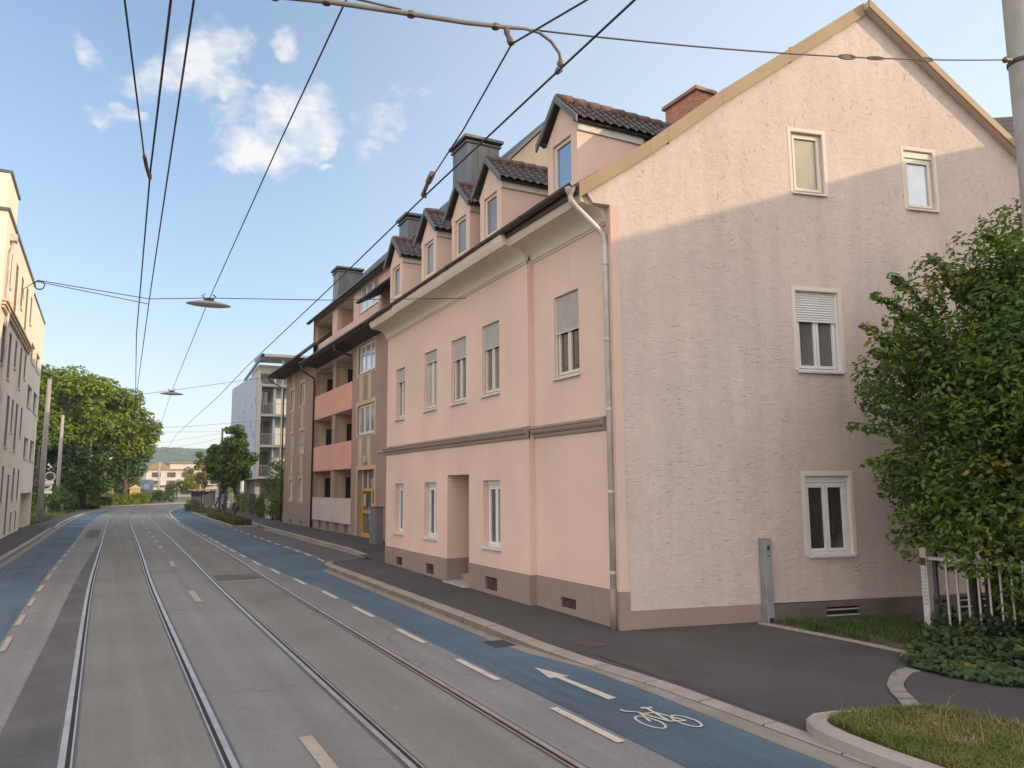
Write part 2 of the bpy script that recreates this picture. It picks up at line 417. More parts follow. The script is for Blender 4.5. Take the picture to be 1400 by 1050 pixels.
M['iron'] = mat('cast_iron', (.075,.052,.044), .7, .3, 14., .2, 60., .5, 60., .004)
M['sign_w'] = mat('sign_white', (.42,.415,.40), .4, .03, 3.)
M['sign_r'] = mat('sign_red', (.50,.03,.03), .4, .05, 3.)
M['sign_k'] = mat('sign_black', (.02,.02,.022), .4, .05, 3.)
M['sign_b'] = mat('billboard_blue', (.20,.27,.33), .5, .2, .8)
M['far_w'] = plaster('far_white_render', (.58,.52,.45), amt=.1)
M['far_y'] = plaster('far_yellow_render', (.72,.46,.12), amt=.1)
M['far_roof'] = mat('far_red_roof', (.30,.20,.13), .8, .2, 1.)
M['hill'] = leaf_mat('hill_woods', (.045,.075,.035), (.10,.125,.05), .03, None, 0.)
M['neigh'] = plaster('ochre_neighbour_render', (.50,.42,.32), amt=.1)
CAMX = (0.884448, -0.466574, -0.007725)
CAMY = (-0.054305, -0.119356, 0.991365)
CAMZ = (-0.463468, -0.876392, -0.130902)
CLOUDS = [
  (0.0694,0.8787,0.4723,0.0514,0.0415,1.25),
  (0.0892,0.8683,0.4880,0.0277,0.0297,0.80),
  (0.0285,0.8920,0.4511,0.0586,0.0293,0.42),
  (0.1658,0.8871,0.4308,0.0770,0.0541,1.30),
  (0.1306,0.9089,0.3960,0.0499,0.0312,0.80),
  (0.1964,0.8665,0.4588,0.0416,0.0271,0.80),
  (0.2766,0.8498,0.4486,0.0319,0.0277,0.80),
  (0.2675,0.8686,0.4172,0.0236,0.0215,0.80),
  (-0.0434,0.8834,0.4666,0.0261,0.0130,0.50),
  (-0.0159,0.9131,0.4074,0.0348,0.0155,0.50),
  (0.1448,0.8446,0.5155,0.0200,0.0240,0.50),
  (0.2245,0.8941,0.3877,0.0139,0.0086,0.50),
  (0.2930,0.8310,0.4728,0.0476,0.0085,0.45),
]
SKY = .15
SUN = 2.2
EXPOSURE = 0.86
SKY_FILL = (6.6,5.45,4.7)
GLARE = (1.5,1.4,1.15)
HAZE = .0003
# ------------------------------------------------------------------ the street: a line that bends to the right far off
CTRL = [(1.95,-14),(1.95,0),(1.95,20),(2.08,30),(2.24,40),(2.42,54),(2.66,66),(3.0,76),(3.55,86),(4.75,96),(6.9,105),(10.2,112.5),
        (15,118.5),(21,123),(29,126.5),(40,129),(55,130.5),(80,131.5),(120,132)]
def spline(ctrl, step=1.0):
    P = [Vector(p) for p in ctrl]; out = []
    for i in range(len(P)-1):
        a = P[max(i-1,0)]; b = P[i]; c = P[i+1]; d = P[min(i+2,len(P)-1)]
        n = max(2, int((c-b).length/step))
        for k in range(n):
            t = k/n
            out.append(.5*((2*b)+(c-a)*t+(2*a-5*b+4*c-d)*t*t+(3*b-a-3*c+d)*t**3))
    out.append(P[-1]); return out
PATH = spline(CTRL)
S = [CTRL[0][1]]
for i in range(1, len(PATH)): S.append(S[-1]+(PATH[i]-PATH[i-1]).length)
SMAX = S[-1]
def at(s):
    if s <= S[0]: i = 0
    else:
        i = min(len(S)-2, int(np.searchsorted(S, s))-1); i = max(i, 0)
    t = (s-S[i])/(S[i+1]-S[i]); p = PATH[i].lerp(PATH[i+1], t)
    d0 = (PATH[min(i+1,len(PATH)-1)]-PATH[max(i-1,0)]).normalized(); d1 = (PATH[min(i+2,len(PATH)-1)]-PATH[i]).normalized()
    d = d0.lerp(d1, t).normalized()
    return p, d
def off(s, o):
    p, d = at(s); return (p.x + d.y*o, p.y - d.x*o)
def fo(o): return o if callable(o) else (lambda s: o)
def lerpt(tab):
    def f(s):
        if s <= tab[0][0]: return tab[0][1]
        for (a, va), (b, vb) in zip(tab, tab[1:]):
            if s <= b: return va+(vb-va)*(s-a)/(b-a)
        return tab[-1][1]
    return f
def srange(s0, s1, step=1.5):
    n = max(1, int(round((s1-s0)/step))); return [s0+(s1-s0)*i/n for i in range(n+1)]
def strip_to(mb, s0, s1, oa, ob, dz, step=1.5, cols=1):
    oa, ob = fo(oa), fo(ob); V = []; F = []
    ss = srange(s0, s1, step)
    for s in ss:
        for k in range(cols+1):
            t = k/cols; x, y = off(s, oa(s)*(1-t)+ob(s)*t); V.append((x, y, g(y)+dz))
    w = cols+1
    for i in range(len(ss)-1):
        for k in range(cols): F.append((i*w+k, i*w+k+1, (i+1)*w+k+1, (i+1)*w+k))
    mb.add(V, F)
def strip(name, s0, s1, oa, ob, dz, m, step=1.5, cols=1):
    mb = MB(); strip_to(mb, s0, s1, oa, ob, dz, step, cols); return struct(mb.build(name, m, recalc=False))
def sheet(name, pts, dz, m, zf=None):
    mb = MB(); zf = zf or (lambda x, y: g(y)+dz)
    tri = tessellate_polygon([[Vector((x,y,0)) for x,y in pts]])
    mb.add([(x,y,zf(x,y)) for x,y in pts], [tuple(t) for t in tri]); return struct(mb.build(name, m, recalc=False))

# the ground under everything, out to the horizon
ys = [-700,-300,-120,-40,-10,10,28,60,140,400,1000,1500]; xs = [-1500,-600,-150,-30,0,30,150,600,1500]
mb = MB(); V = [(x,y,g(y)-.035) for y in ys for x in xs]; w = len(xs)
mb.add(V, [(i*w+k,i*w+k+1,(i+1)*w+k+1,(i+1)*w+k) for i in range(len(ys)-1) for k in range(w-1)])
struct(mb.build('ground', M['earth'], recalc=False))

L_KERB = -4.9
R_IN = lerpt([(0,2.96),(19,2.96),(27,2.55),(60,2.48),(90,2.7)])     # inner edge of the blue lane
R_OUT = lerpt([(3,4.17),(6,4.17),(8,4.23),(9.4,4.2),(10.6,3.95),(11.6,3.85),(23.2,3.85),(24.6,4.45),(27,4.5),(60,4.5),(96,4.4)])
strip('road', -14, 236, L_KERB-.05, 4.7, 0, M['road'], 2., 6)
for a, b in ((-2.19,-.70),(.72,2.15)): strip('track_paving', -14, 150, a, b, .004, M['track'], 1.5, 3)
strip('dark_asphalt_strip', -14, 38, lerpt([(0,-3.0),(9,-2.78),(12,-2.72),(16,-2.62),(24,-2.5),(38,-2.3)]), -2.21, .008, M['tar'])
strip('dark_asphalt_strip', 43.5, 52, lerpt([(44,-3.0),(52,-2.95)]), -2.35, .008, M['tar'])
mb = MB(); mb.poly([(2.83,21.95,g(22)+.008),(3.93,21.95,g(22)+.008),(3.97,23.2,g(23)+.008),(2.8,23.45,g(23)+.008)])
struct(mb.build('dark_asphalt_patch', M['tar'], recalc=False))
mb = MB(); mb.poly([(2.84,21.55,g(22)+.008),(3.3,21.55,g(22)+.008),(3.92,21.62,g(22)+.008),(3.92,21.94,g(22)+.008),(2.83,21.94,g(22)+.008)])
struct(mb.build('light_asphalt_patch', M['gutterstone'], recalc=False))
strip('cycle_lane', -14, 96, -4.66, -3.3, .005, M['blue'], 1.5, 2)
strip('cycle_lane', 3, 104, R_IN, R_OUT, .005, M['blue'], 1., 2)

# rails: head, dark groove and thin lip, each rail its own
for k, (o, sgn, lab) in enumerate(((-2.15, 1, 'shiny grooved tram rail beside the dark asphalt strip'),
        (-.72, -1, 'shiny grooved tram rail between the dark asphalt strip rail and the yellowish centre dashes'),
        (.73, 1, 'grooved tram rail just past the centre dashes on the house side'),
        (2.10, -1, 'grooved tram rail nearest the blue lane along the pink house'))):
    r = MB(); strip_to(r, -14, 150, o-.03*1, o+.03, .014); strip_to(r, -14, 150, o+sgn*.072, o+sgn*.09, .013)
    ro = r.build('tram_rail', M['steel'], recalc=False); tag(ro, lab, 'tram rail', 'tram rails in the road')
    q = MB(); strip_to(q, -14, 150, o+sgn*.031, o+sgn*.071, .010); q.build('groove', M['groove'], ro, recalc=False)
    q = MB(); a = o-sgn*.062; b = o+sgn*.118
    strip_to(q, -14, 150, min(a,b), max(a,b), .007); q.build('joint_seal', M['seal'], ro, recalc=False)

# painted marks
mb = MB()
for s in (6.72,9.48,12.14,14.85,17.5,20.2,22.9,25.5,28.2,30.8,33.5,36.2,38.9,41.5):
    o = R_IN(s+.6)-.18; strip_to(mb, s, s+1.34, o, o+.1, .010)
struct(mb.build('lane_marking', M['paint'], recalc=False))
mb = MB()
s = 4.9
while s < 60: strip_to(mb, s, s+1.32, -3.25, -3.16, .012); s += 2.45
struct(mb.build('lane_marking', M['paint_old'], recalc=False))
mb = MB()
for a, b in ((6.0,8.42),(18.5,20.44),(26.4,28.2),(34.2,36),(38,39.6),(42,43.6),(46.3,48),(51,52.6),(56,57.6),(62,64)):
    strip_to(mb, a, b, -.02, .12, .010)
struct(mb.build('centre_marking', M['paint_old'], recalc=False))
mb = MB()
for a in (25.6,27.6,29.5,31.6,33.6,35.6,37.6,39.6,41.8,44.2,46.5): strip_to(mb, a, a+1.0, 4.47, 4.56, .010)
struct(mb.build('parking_marking', M['paint'], recalc=False))
def flat(name, shapes, dz=.012):
    mb = MB()
    for p in shapes: mb.add([(x,y,g(y)+dz) for x,y in p], [tuple(range(len(p)))])
    return struct(mb.build(name, M['paint'], recalc=False))
flat('arrow_marking', [[(5.53,9.85),(5.41,9.22),(5.51,9.21),(5.60,9.20),(5.70,9.19)],[(5.51,9.21),(5.525,8.03),(5.655,8.03),(5.60,9.20)]])
def line(p, q, w=.036):
    d = (Vector(q)-Vector(p)).normalized(); n = Vector((-d.y,d.x))*w/2; p = Vector(p); q = Vector(q)
    return [tuple(p+n),tuple(q+n),tuple(q-n),tuple(p-n)]
def ring(c, rx, ry, w=.032, n=28):
    out = []
    for k in range(n):
        a, b = 2*pi*k/n, 2*pi*(k+1)/n
        out.append([(c[0]+(rx+e)*cos(t), c[1]+(ry+e)*sin(t)) for t, e in ((a,w/2),(b,w/2),(b,-w/2),(a,-w/2))])
    return out
bike = ring((5.425,7.09),.10,.235)+ring((5.79,6.93),.10,.225)
for p, q in (((5.53,7.42),(5.425,7.09)),((5.525,7.36),(5.62,7.0)),((5.70,7.52),(5.62,7.0)),((5.62,7.0),(5.79,6.93)),((5.525,7.36),(5.68,7.33)),
             ((5.68,7.33),(5.79,6.93)),((5.53,7.42),(5.45,7.50)),((5.45,7.50),(5.40,7.53)),((5.40,7.53),(5.40,7.61))): bike.append(line(p,q))
bike.append(line((5.64,7.54),(5.77,7.49),.06))
mb = MB()
for i, p in enumerate(bike): mb.add([(x,y,g(y)+.0105+.00012*i) for x,y in p], [tuple(range(len(p)))])
struct(mb.build('bicycle_marking', M['paint'], recalc=False))
mb = MB()
for o in (-3.9,): strip_to(mb, 57.0, 57.4, -4.6, -3.3, .010)
struct(mb.build('lane_marking', M['paint'], recalc=False))
strip('white_edge_line', 60, 104, lambda s: R_IN(s)-.14, lambda s: R_IN(s)-.03, .010, M['paint'])

# right-hand kerbs, gutter, pavement, drive
KH = lerpt([(9.6,.03),(12.4,.12)])
def band_to(mb, A, B, za, zb):
    n = len(A)
    mb.add([(x,y,g(y)+za(y)) for x,y in A]+[(x,y,g(y)+zb(y)) for x,y in B], [(i,i+1,n+i+1,n+i) for i in range(n-1)])
def dense(pts, step=.5):
    out = []
    for a, b in zip(pts, pts[1:]):
        n = max(1, int(hypot(b[0]-a[0],b[1]-a[1])/step))
        out += [(a[0]+(b[0]-a[0])*k/n, a[1]+(b[1]-a[1])*k/n) for k in range(n)]
    return out+[pts[-1]]
foot = lerpt([(3,6.40),(7,6.40),(8.2,6.38),(9.5,6.25),(10.8,6.1),(12,6.03),(23.3,6.03),(23.9,6.1)])
topo = lerpt([(3,6.60),(7,6.62),(8.3,6.63),(9.5,6.5),(11,6.33),(12.5,6.27),(23.3,6.27),(23.9,6.32)])
Y = [3.0+.4*i for i in range(53)]
A = [(foot(y),y) for y in Y]; B = [(topo(y),y) for y in Y]
C0 = [(6.5,24.75),(7.2,25.4),(8.2,25.95)]; 
A += [(6.22,24.3)]+[(x-.02,y+.1) for x,y in C0]; B += [(6.42,24.1)]+[(x+.1,y-.1) for x,y in C0]
KE = lambda y: KH(y) if y < 23.8 else max(.02, .12-.05*(y-23.8))
mb = MB(); band_to(mb, A, A, lambda y: -.02, lambda y: KE(y)-.012)
struct(mb.build('kerb_face', M['kerbside'], recalc=False)); mb = MB()
band_to(mb, A, [(x+.015,y) for x,y in A], lambda y: KE(y)-.012, KE)
band_to(mb, [(x+.015,y) for x,y in A], B, KE, KE)
struct(mb.build('kerb', M['kerb'], recalc=False))
gi = lambda y: 1.95+R_OUT(y)
mb = MB(); Yg = [y for y in Y if y < 23.2]
band_to(mb, [(gi(y),y) for y in Yg], [(foot(y),y) for y in Yg], lambda y: .006, lambda y: .006)
struct(mb.build('gutter_stones', M['gutterstone'], recalc=False))
mb = MB()                                                      # joints between kerbstones
for y in [3.4+1.0*i for i in range(21)]:
    x0, x1 = foot(y), topo(y); z = g(y)+KH(y)
    mb.box(x0-.002, x1, y-.004, y+.004, z-.1, z+.0015)
    if y < 22.8: mb.box(gi(y), x0-.004, y+.5-.004, y+.5+.004, z-.14 if False else g(y)-.01, g(y)+.0075)
struct(mb.build('kerb_joints', M['groove'], recalc=False))
def pz(x, y):                                                  # pavement and drive level
    e = KH(y); t = min(1, max(0, (x-6.5)/2.0)); return g(y)+e+(.125-e)*t-.004
mb = MB(); PX = 9; rows = [3.0+.5*i for i in range(43)]
V = []; F = []
for y in rows:
    xr = 8.3 if y > 11.2 else 13.8
    for k in range(PX+1):
        x = topo(y)-.01+(xr-topo(y)+.01)*(k/PX); V.append((x,y,pz(x,y)))
for i in range(len(rows)-1):
    for k in range(PX): F.append((i*(PX+1)+k,i*(PX+1)+k+1,(i+1)*(PX+1)+k+1,(i+1)*(PX+1)+k))
mb.add(V, F)
mb.add([(6.31,23.9,g(23.9)+.116),(8.3,23.9,g(23.9)+.116),(8.3,25.85,g(25.8)+.05),(7.28,25.3,g(25)+.06),(6.6,24.7,g(24.7)+.09)],[(0,1,2,3,4)])
struct(mb.build('pavement', M['walk'], recalc=False))
sheet('driveway', [(6.68,3.5),(10.42,3.5),(10.42,10.3),(8.05,10.92),(6.62,10.0),(6.68,8.3)], 0, M['drive'], lambda x, y: pz(x,y)+.004)
# parking bay and second kerb, pavement before the brown house
sheet('parking_bay', [(6.0,24.0),(6.5,24.8),(8.25,26.0),(8.2,36),(8.42,48.9),(6.9,48.9),(6.45,36),(6.4,26)], .006, M['bay'])
K2 = [(8.2,26.0),(8.22,29),(8.24,33),(8.36,38),(8.42,44),(8.6,49),(9.05,59),(9.4,72),(10.1,86),(11.2,96)]
K2 = dense(K2, 2.)
mb = MB(); h2 = lerpt([(26,.02),(28,.11)])
band_to(mb, K2, K2, lambda y: -.02, lambda y: h2(y)-.01)
band_to(mb, K2, [(x+.17,y) for x,y in K2], lambda y: h2(y)-.01, h2)
struct(mb.build('kerb', M['kerb'], recalc=False))
mb = MB(); band_to(mb, [(x-.24,y) for x,y in K2 if y < 48.5], [(x,y) for x,y in K2 if y < 48.5], lambda y: .010, lambda y: .010)
struct(mb.build('gutter_stones', M['gutterstone'], recalc=False))
mb = MB(); band_to(mb, [(x+.165,y) for x,y in K2], [(x+3.2,y) for x,y in K2], lambda y: h2(y)-.003, lambda y: .12)
band_to(mb, [(7.76,23.2),(7.76,26.05)], [(11.5,23.2),(11.5,26.05)], lambda y: .112, lambda y: .112)
struct(mb.build('pavement', M['walk'], recalc=False))
# left kerb and pavement
mb = MB(); ss = srange(-14, 100, 2)
hl = lambda y: .12 if y < 56 else (.04 if y < 60 else .10)
A = [off(s, L_KERB) for s in ss]; B = [off(s, L_KERB-.2) for s in ss]
band_to(mb, A, A, lambda y: -.02, hl); band_to(mb, A, B, hl, hl); struct(mb.build('kerb', M['kerb'], recalc=False))
mb = MB(); band_to(mb, [off(s, L_KERB) for s in ss], [off(s, -4.66) for s in ss], lambda y: .009, lambda y: .009)
struct(mb.build('gutter_stones', M['gutterstone'], recalc=False))
mb = MB(); band_to(mb, [off(s, L_KERB-.19) for s in ss], [off(s, lerpt([(58,-6.6),(66,-6.0),(100,-6.4)])(s)) for s in ss], lambda y: hl(y)-.003, lambda y: .12)
struct(mb.build('pavement', M['walk'], recalc=False))
# far crossing: asphalt reaching right and left behind the bend
sheet('road', [(-40,99),(2.0,98.5),(6.5,103),(9.5,101.5),(11.5,96.5),(16,97),(90,112),(140,118),(140,152),(40,149),(12,146),(-2,128),(-40,120)], -.006, M['road'])
sheet('pavement', [(-30,112),(-1.0,111),(7,121),(15,128.5),(24,133),(24,137),(12,134),(2,126),(-3,120),(-30,119)], .06, M['sunlit_tone_paving'])
# island with kerb and soil, between the blue lane and the path
IS_L = [(6.9,49.4),(7.05,54),(7.16,60),(7.25,68),(7.5,76),(7.95,84),(8.5,91.5),(9.4,97.0)]
IS_R = [(8.45,49.3),(8.75,56),(9.0,62),(9.25,70),(9.6,78),(10.0,86),(10.5,93),(10.2,97.0)]
IS_L, IS_R = dense(IS_L, 2.), dense(IS_R, 2.)
loop = IS_L+IS_R[::-1]
c = [(x,y) for x,y in loop]
def inset(p, i, d):
    a = Vector(p[i-1]); b = Vector(p[(i+1) % len(p)]); n = (b-a).normalized(); return (p[i][0]+n.y*d, p[i][1]-n.x*d)
inn = [inset(c, i, .15) for i in range(len(c))]
mb = MB(); band_to(mb, c+[c[0]], c+[c[0]], lambda y: -.02, lambda y: .12); band_to(mb, c+[c[0]], inn+[inn[0]], lambda y: .12, lambda y: .12)
struct(mb.build('kerb', M['kerb'], recalc=False))
sheet('island_soil', inn, .11, M['soil'])

# verge in the near right corner: stone edge, soil
VO = [(6.43,2.2),(6.40,4.65),(6.40,5.05),(6.44,5.55),(6.52,5.85),(6.66,6.05),(6.85,6.14),(7.2,6.16),(7.6,5.98),(8.05,5.78),(8.3,5.6),(8.45,5.2),(8.5,4.7),(8.5,2.2)]
VO = dense(VO, .25)
VI = []
for i in range(len(VO)):
    a = Vector(VO[max(i-1,0)]); b = Vector(VO[min(i+1,len(VO)-1)]); n = (b-a).normalized()
    wd = .2 if VO[i][0] < 6.9 else .1
    VI.append((VO[i][0]+n.y*wd, VO[i][1]-n.x*wd))
hv = lambda x: .15 if x < 6.9 else .125
mb = MB(); n = len(VO)
mb.add([(x,y,g(y)-.02) for x,y in VO]+[(x,y,g(y)+hv(x)-.015) for x,y in VO]+[(x+(X-x)*.08,y+(Yy-y)*.08,g(y)+hv(x)) for (x,y),(X,Yy) in zip(VO,VI)]+[(x,y,g(y)+hv(x)) for x,y in VI]+[(x,y,g(y)+.05) for x,y in VI],
   [(r*n+i,r*n+i+1,(r+1)*n+i+1,(r+1)*n+i) for r in range(4) for i in range(n-1)])
struct(mb.build('verge_kerb', M['kerb'], recalc=False))
sheet('verge_soil', VI, .125, M['soil'])
# curved paver row and path behind the verge
mb = MB()
PL = [(8.02,5.90),(8.22,6.12),(8.38,6.32),(8.60,6.53),(8.85,6.70),(9.12,6.86),(9.4,6.97),(9.62,7.0)]
PR = [(8.20,5.78),(8.40,6.02),(8.56,6.22),(8.77,6.42),(8.98,6.55),(9.22,6.67),(9.44,6.76),(9.64,6.78)]
jn = MB()
for i in range(len(PL)-1):
    q = [PL[i],PL[i+1],PR[i+1],PR[i]]; cx = sum(p[0] for p in q)/4; cy = sum(p[1] for p in q)/4
    q2 = [(cx+(x-cx)*.95, cy+(y-cy)*.95) for x,y in q]
    z0 = pz(cx,cy)+.006; mb.prism([(x,y,z0) for x,y in q2],(0,0,.012)); jn.poly([(x,y,z0+.002) for x,y in q])
struct(mb.build('paver_row', M['paver'])); struct(jn.build('paver_joints', M['tar'], recalc=False))
sheet('path', [(8.19,5.78),(8.55,6.22),(8.98,6.55),(9.44,6.76),(9.66,6.8),(10.4,6.6),(10.4,2.2),(8.52,2.2),(8.5,4.7),(8.45,5.2)], 0, M['walk'], lambda x, y: pz(x,y)+.010)
# lawn edging, lawn and garden soil by the gable
ED = dense([(10.36,10.28),(10.43,9.42),(10.50,8.5),(10.50,7.9),(10.48,7.1)], .45)
mb = MB()
for a, b in zip(ED, ED[1:]):
    d = Vector((b[0]-a[0],b[1]-a[1])); d.normalize(); n = Vector((d.y,-d.x))*.1; e = d*.006
    z = pz(a[0],a[1])-.05
    mb.prism([(a[0]+e.x,a[1]+e.y,z),(b[0]-e.x,b[1]-e.y,z),(b[0]-e.x+n.x,b[1]-e.y+n.y,z),(a[0]+e.x+n.x,a[1]+e.y+n.y,z)],(0,0,.075))
struct(mb.build('lawn_edging', M['kerb']))
sheet('lawn_soil', [(10.4,10.3),(10.6,9.4),(10.6,7.0),(10.42,6.6),(10.42,2.2),(22,2.2),(22,9),(13,9.4)], 0, M['soil'], lambda x, y: pz(x,y)+.012)
# covers
mh = MB(); mh.lathe((7.02,10.55,pz(7.02,10.55)+.0),[(.29,-.01),(.29,.0035),(.265,.0035),(.26,.002),(0.01,.002)],28)
tag(mh.build('manhole_cover', M['iron']), 'rusty round manhole cover in the pavement by the house corner', 'manhole cover')
dr = MB(); dr.box(5.62,6.0,11.25,11.75,.03,g(11.5)+.012)
for i in range(7): dr.box(5.65,5.97,11.29+.065*i,11.325+.065*i,g(11.5)+.012,g(11.5)+.018)
tag(dr.build('drain_grate', M['grate']), 'dark iron drain grate in the gutter beside the kerb', 'drain')
# ------------------------------------------------------------------ windows
def window(root, T, h, depth, pane='g_grey', casements=2, shutter=0., surround=None, sill=.05, fr='frame_w', box=0., sillm='sill', tilt=None, shm='shutter', label=None, bars=(), head=0):
    """h = opening (u0,u1,v0,v1); the frame sits depth behind the wall face"""
    u0,u1,v0,v1 = h[:4]; e = .002; fw = .055
    if pane == 'g_grey': window.n = getattr(window, 'n', 0)+1; pane = ('g_grey','g_grey3','g_grey2','g_grey','g_grey3')[window.n*3 % 5]
    m = MB(T); D = -depth
    top = v1-box-e
    m.box(u0+e,u0+fw,v0+e,top,D,D+.06); m.box(u1-fw,u1-e,v0+e,top,D,D+.06)
    m.box(u0+fw,u1-fw,top-fw,top,D,D+.06); m.box(u0+fw,u1-fw,v0+e,v0+fw,D,D+.06)
    cw = (u1-u0-2*fw)/casements; P = MB(T)
    for k in range(casements):
        a = u0+fw+cw*k+.006; b = a+cw-.012; s = .05
        m.box(a,a+s,v0+fw+.006,top-fw-.006,D+.01,D+.075); m.box(b-s,b,v0+fw+.006,top-fw-.006,D+.01,D+.075)
        m.box(a+s,b-s,v0+fw+.006,v0+fw+s+.012,D+.01,D+.075); m.box(a+s,b-s,top-fw-s-.006,top-fw-.006,D+.01,D+.075)
        P.box(a+s-.004,b-s+.004,v0+fw+s,top-fw-s,D+.025,D+.035)
    for hgt in bars: m.box(u0+fw,u1-fw,v0+(v1-v0)*hgt-.025,v0+(v1-v0)*hgt+.025,D+.03,D+.082)
    w = m.build('window', M[fr], root, bevel=.004)
    if label: w['label'] = label
    P.build('pane', M[pane], w)
    if box:
        b = MB(T); b.box(u0+e,u1-e,v1-box,v1-e,D,D+.09); b.build('shutter_box', M[fr], w)
    if shutter:
        s = MB(T); y1 = v1-box-e; y0 = v1-box-(v1-v0-box)*shutter; nsl = max(3, int((y1-y0)/.045)); hh = (y1-y0)/nsl
        for k in range(nsl):
            a = y0+hh*k
            s.add([(u0+.03,a,D+.085),(u1-.03,a,D+.085),(u1-.03,a+hh*.5,D+.102),(u0+.03,a+hh*.5,D+.102),(u1-.03,a+hh*.9,D+.09),(u0+.03,a+hh*.9,D+.09),(u1-.03,a+hh,D+.083),(u0+.03,a+hh,D+.083)],
                  [(0,1,2,3),(3,2,4,5),(5,4,6,7)])
        s.box(u0+.03,u1-.03,y0-.035,y0,D+.083,D+.105)
        so = s.build('roller_shutter', M[shm], w, recalc=False)
        for a in (u0+.004,u1-.03):
            g_ = MB(T); g_.box(a,a+.026,v0+.02,v1-box-e,D+.076,D+.11); g_.build('shutter_rail', M[fr], w)
    if sill:
        s = MB(T); s.prism([(u0-.03,v0-.045,sill),(u0-.03,v0-.005,sill),(u0-.03,v0+.02,D),(u0-.03,v0-.02,D)],(u1-u0+.06,0,0))
        so = s.build('sill', M[sillm], w, bevel=.004)
    if surround:
        b, pr = surround; s = MB(T)
        s.box(u0-b,u0-.001,v0-.0,v1+b,-.012,pr); s.box(u1+.001,u1+b,v0-.0,v1+b,-.012,pr); s.box(u0-.001,u1+.001,v1+.001,v1+b,-.012,pr)
        lj = MB(T)
        s.box(u0-.001,u0+.006,v0,v1,-depth+.08,0); s.box(u1-.006,u1+.001,v0,v1,-depth+.08,0); s.box(u0+.006,u1-.006,v1-.006,v1+.001,-depth+.08,0)
        s.build('surround', M['surround'], w, bevel=.005)
    return w

# ------------------------------------------------------------------ the pink house
HX, HY = 7.91, 10.99; GX, GY = .9754, -.2203; GZ = .22
house = thing('pink_house', 'pink two-storey corner house with roughcast gable and five dormers', 'house', (HX,HY,GZ))
TG = frame((HX,HY,0),(GX,GY,0),(GY,-GX,0))              # gable: u to the right, d towards the viewer
def TF(X): return frame((X,0,0),(0,1,0),(-1,0,0))      # street front: u = y, d towards the street
def uvX(X): return (X-HX)/GX
ROOF = [(-.64,8.02),(.75,8.96),(2.31,10.16),(5.74,12.54),(12.15,7.64)]   # roof line seen on the gable
def roofz(u):
    for (a,za),(b,zb) in zip(ROOF,ROOF[1:]):
        if u <= b: return za+(zb-za)*(u-a)/(b-a)
    return ROOF[-1][1]
# gable wall with window openings
gh = {'attic1': (3.82,4.54,8.30,9.56,.16), 'attic2': (6.49,7.22,8.21,9.47,.16), 'first': (3.71,4.66,4.76,6.32,.16), 'ground': (3.70,4.65,1.33,2.78,.16)}
gh2 = {'first': (8.2,9.1,4.76,6.32,.16)}
out = [(.10,.52),(2.74,.52),(11.5,.50),(11.5,roofz(11.5)-.09),(5.74,12.45),(2.31,10.07),(.75,8.87),(-.57,7.99),(-.38,7.70),(.10,7.68)]
mb = MB(TG); mb.wall(out, list(gh.values())+list(gh2.values()), .16)
mb.poly([(-.57,7.99,0),(-.38,7.70,0),(-.38,7.70,-.35),(-.57,7.99,-.35)]); mb.poly([(-.38,7.70,0),(.10,7.68,0),(.10,7.68,-.35),(-.38,7.70,-.35)])
mb.build('gable_wall', M['gable'], house)
# smooth corner strip beside the pipe
mb = MB(TG); mb.box(-.06,.10,.84,7.68,-.32,.012); mb.build('corner_strip', M['gable_smooth'], house)
mb = MB(TG); mb.box(-.06,.13,-.1,.838,-.32,.018); mb.box(.13,2.745,-.1,.52,-.3,.016); mb.build('gable_plinth', M['plinth'], house)
mb = MB(TG); mb.wall([(2.746,-.3),(11.5,-.3),(11.5,.498),(2.746,.498)], [(4.0,4.75,.07,.40,.12),(7.0,7.7,.07,.45,.12)], .12, .004); mb.build('bare_plinth', M['plinth_dark'], house)
for (a,b,c,d_) in ((4.0,4.75,.07,.40),(7.0,7.7,.07,.45)):
    mb = MB(TG); mb.box(a,b,c,d_,-.13,-.115); v = mb.build('cellar_window', M['g_dark'], house)
    mb = MB(TG)
    for k in range(3): mb.box(a,b,c+.05+k*(d_-c-.06)/2.6,c+.075+k*(d_-c-.06)/2.6,-.06,-.045)
    mb.build('grille', M['sill'], v)
window(house, TG, gh['attic1'], .13, 'g_tan', 1, surround=(.075,.008), fr='frame_c', sillm='surround', label='attic gable window with a tan blind')
window(house, TG, gh['attic2'], .13, 'g_sky', 1, box=.14, surround=(.075,.008), fr='frame_c', sillm='surround', label='attic gable window with a pale pane and shutter box')
window(house, TG, gh['first'], .15, 'g_grey', 2, shutter=.36, surround=(.085,.018), shm='shutter_w', label='first floor gable window with its white shutter a third down')
window(house, TG, gh['ground'], .15, 'g_dark', 2, box=.10, surround=(.085,.018), label='ground floor gable window with dark panes')
window(house, TG, gh2['first'], .15, 'g_dark', 2, surround=(.085,.018))
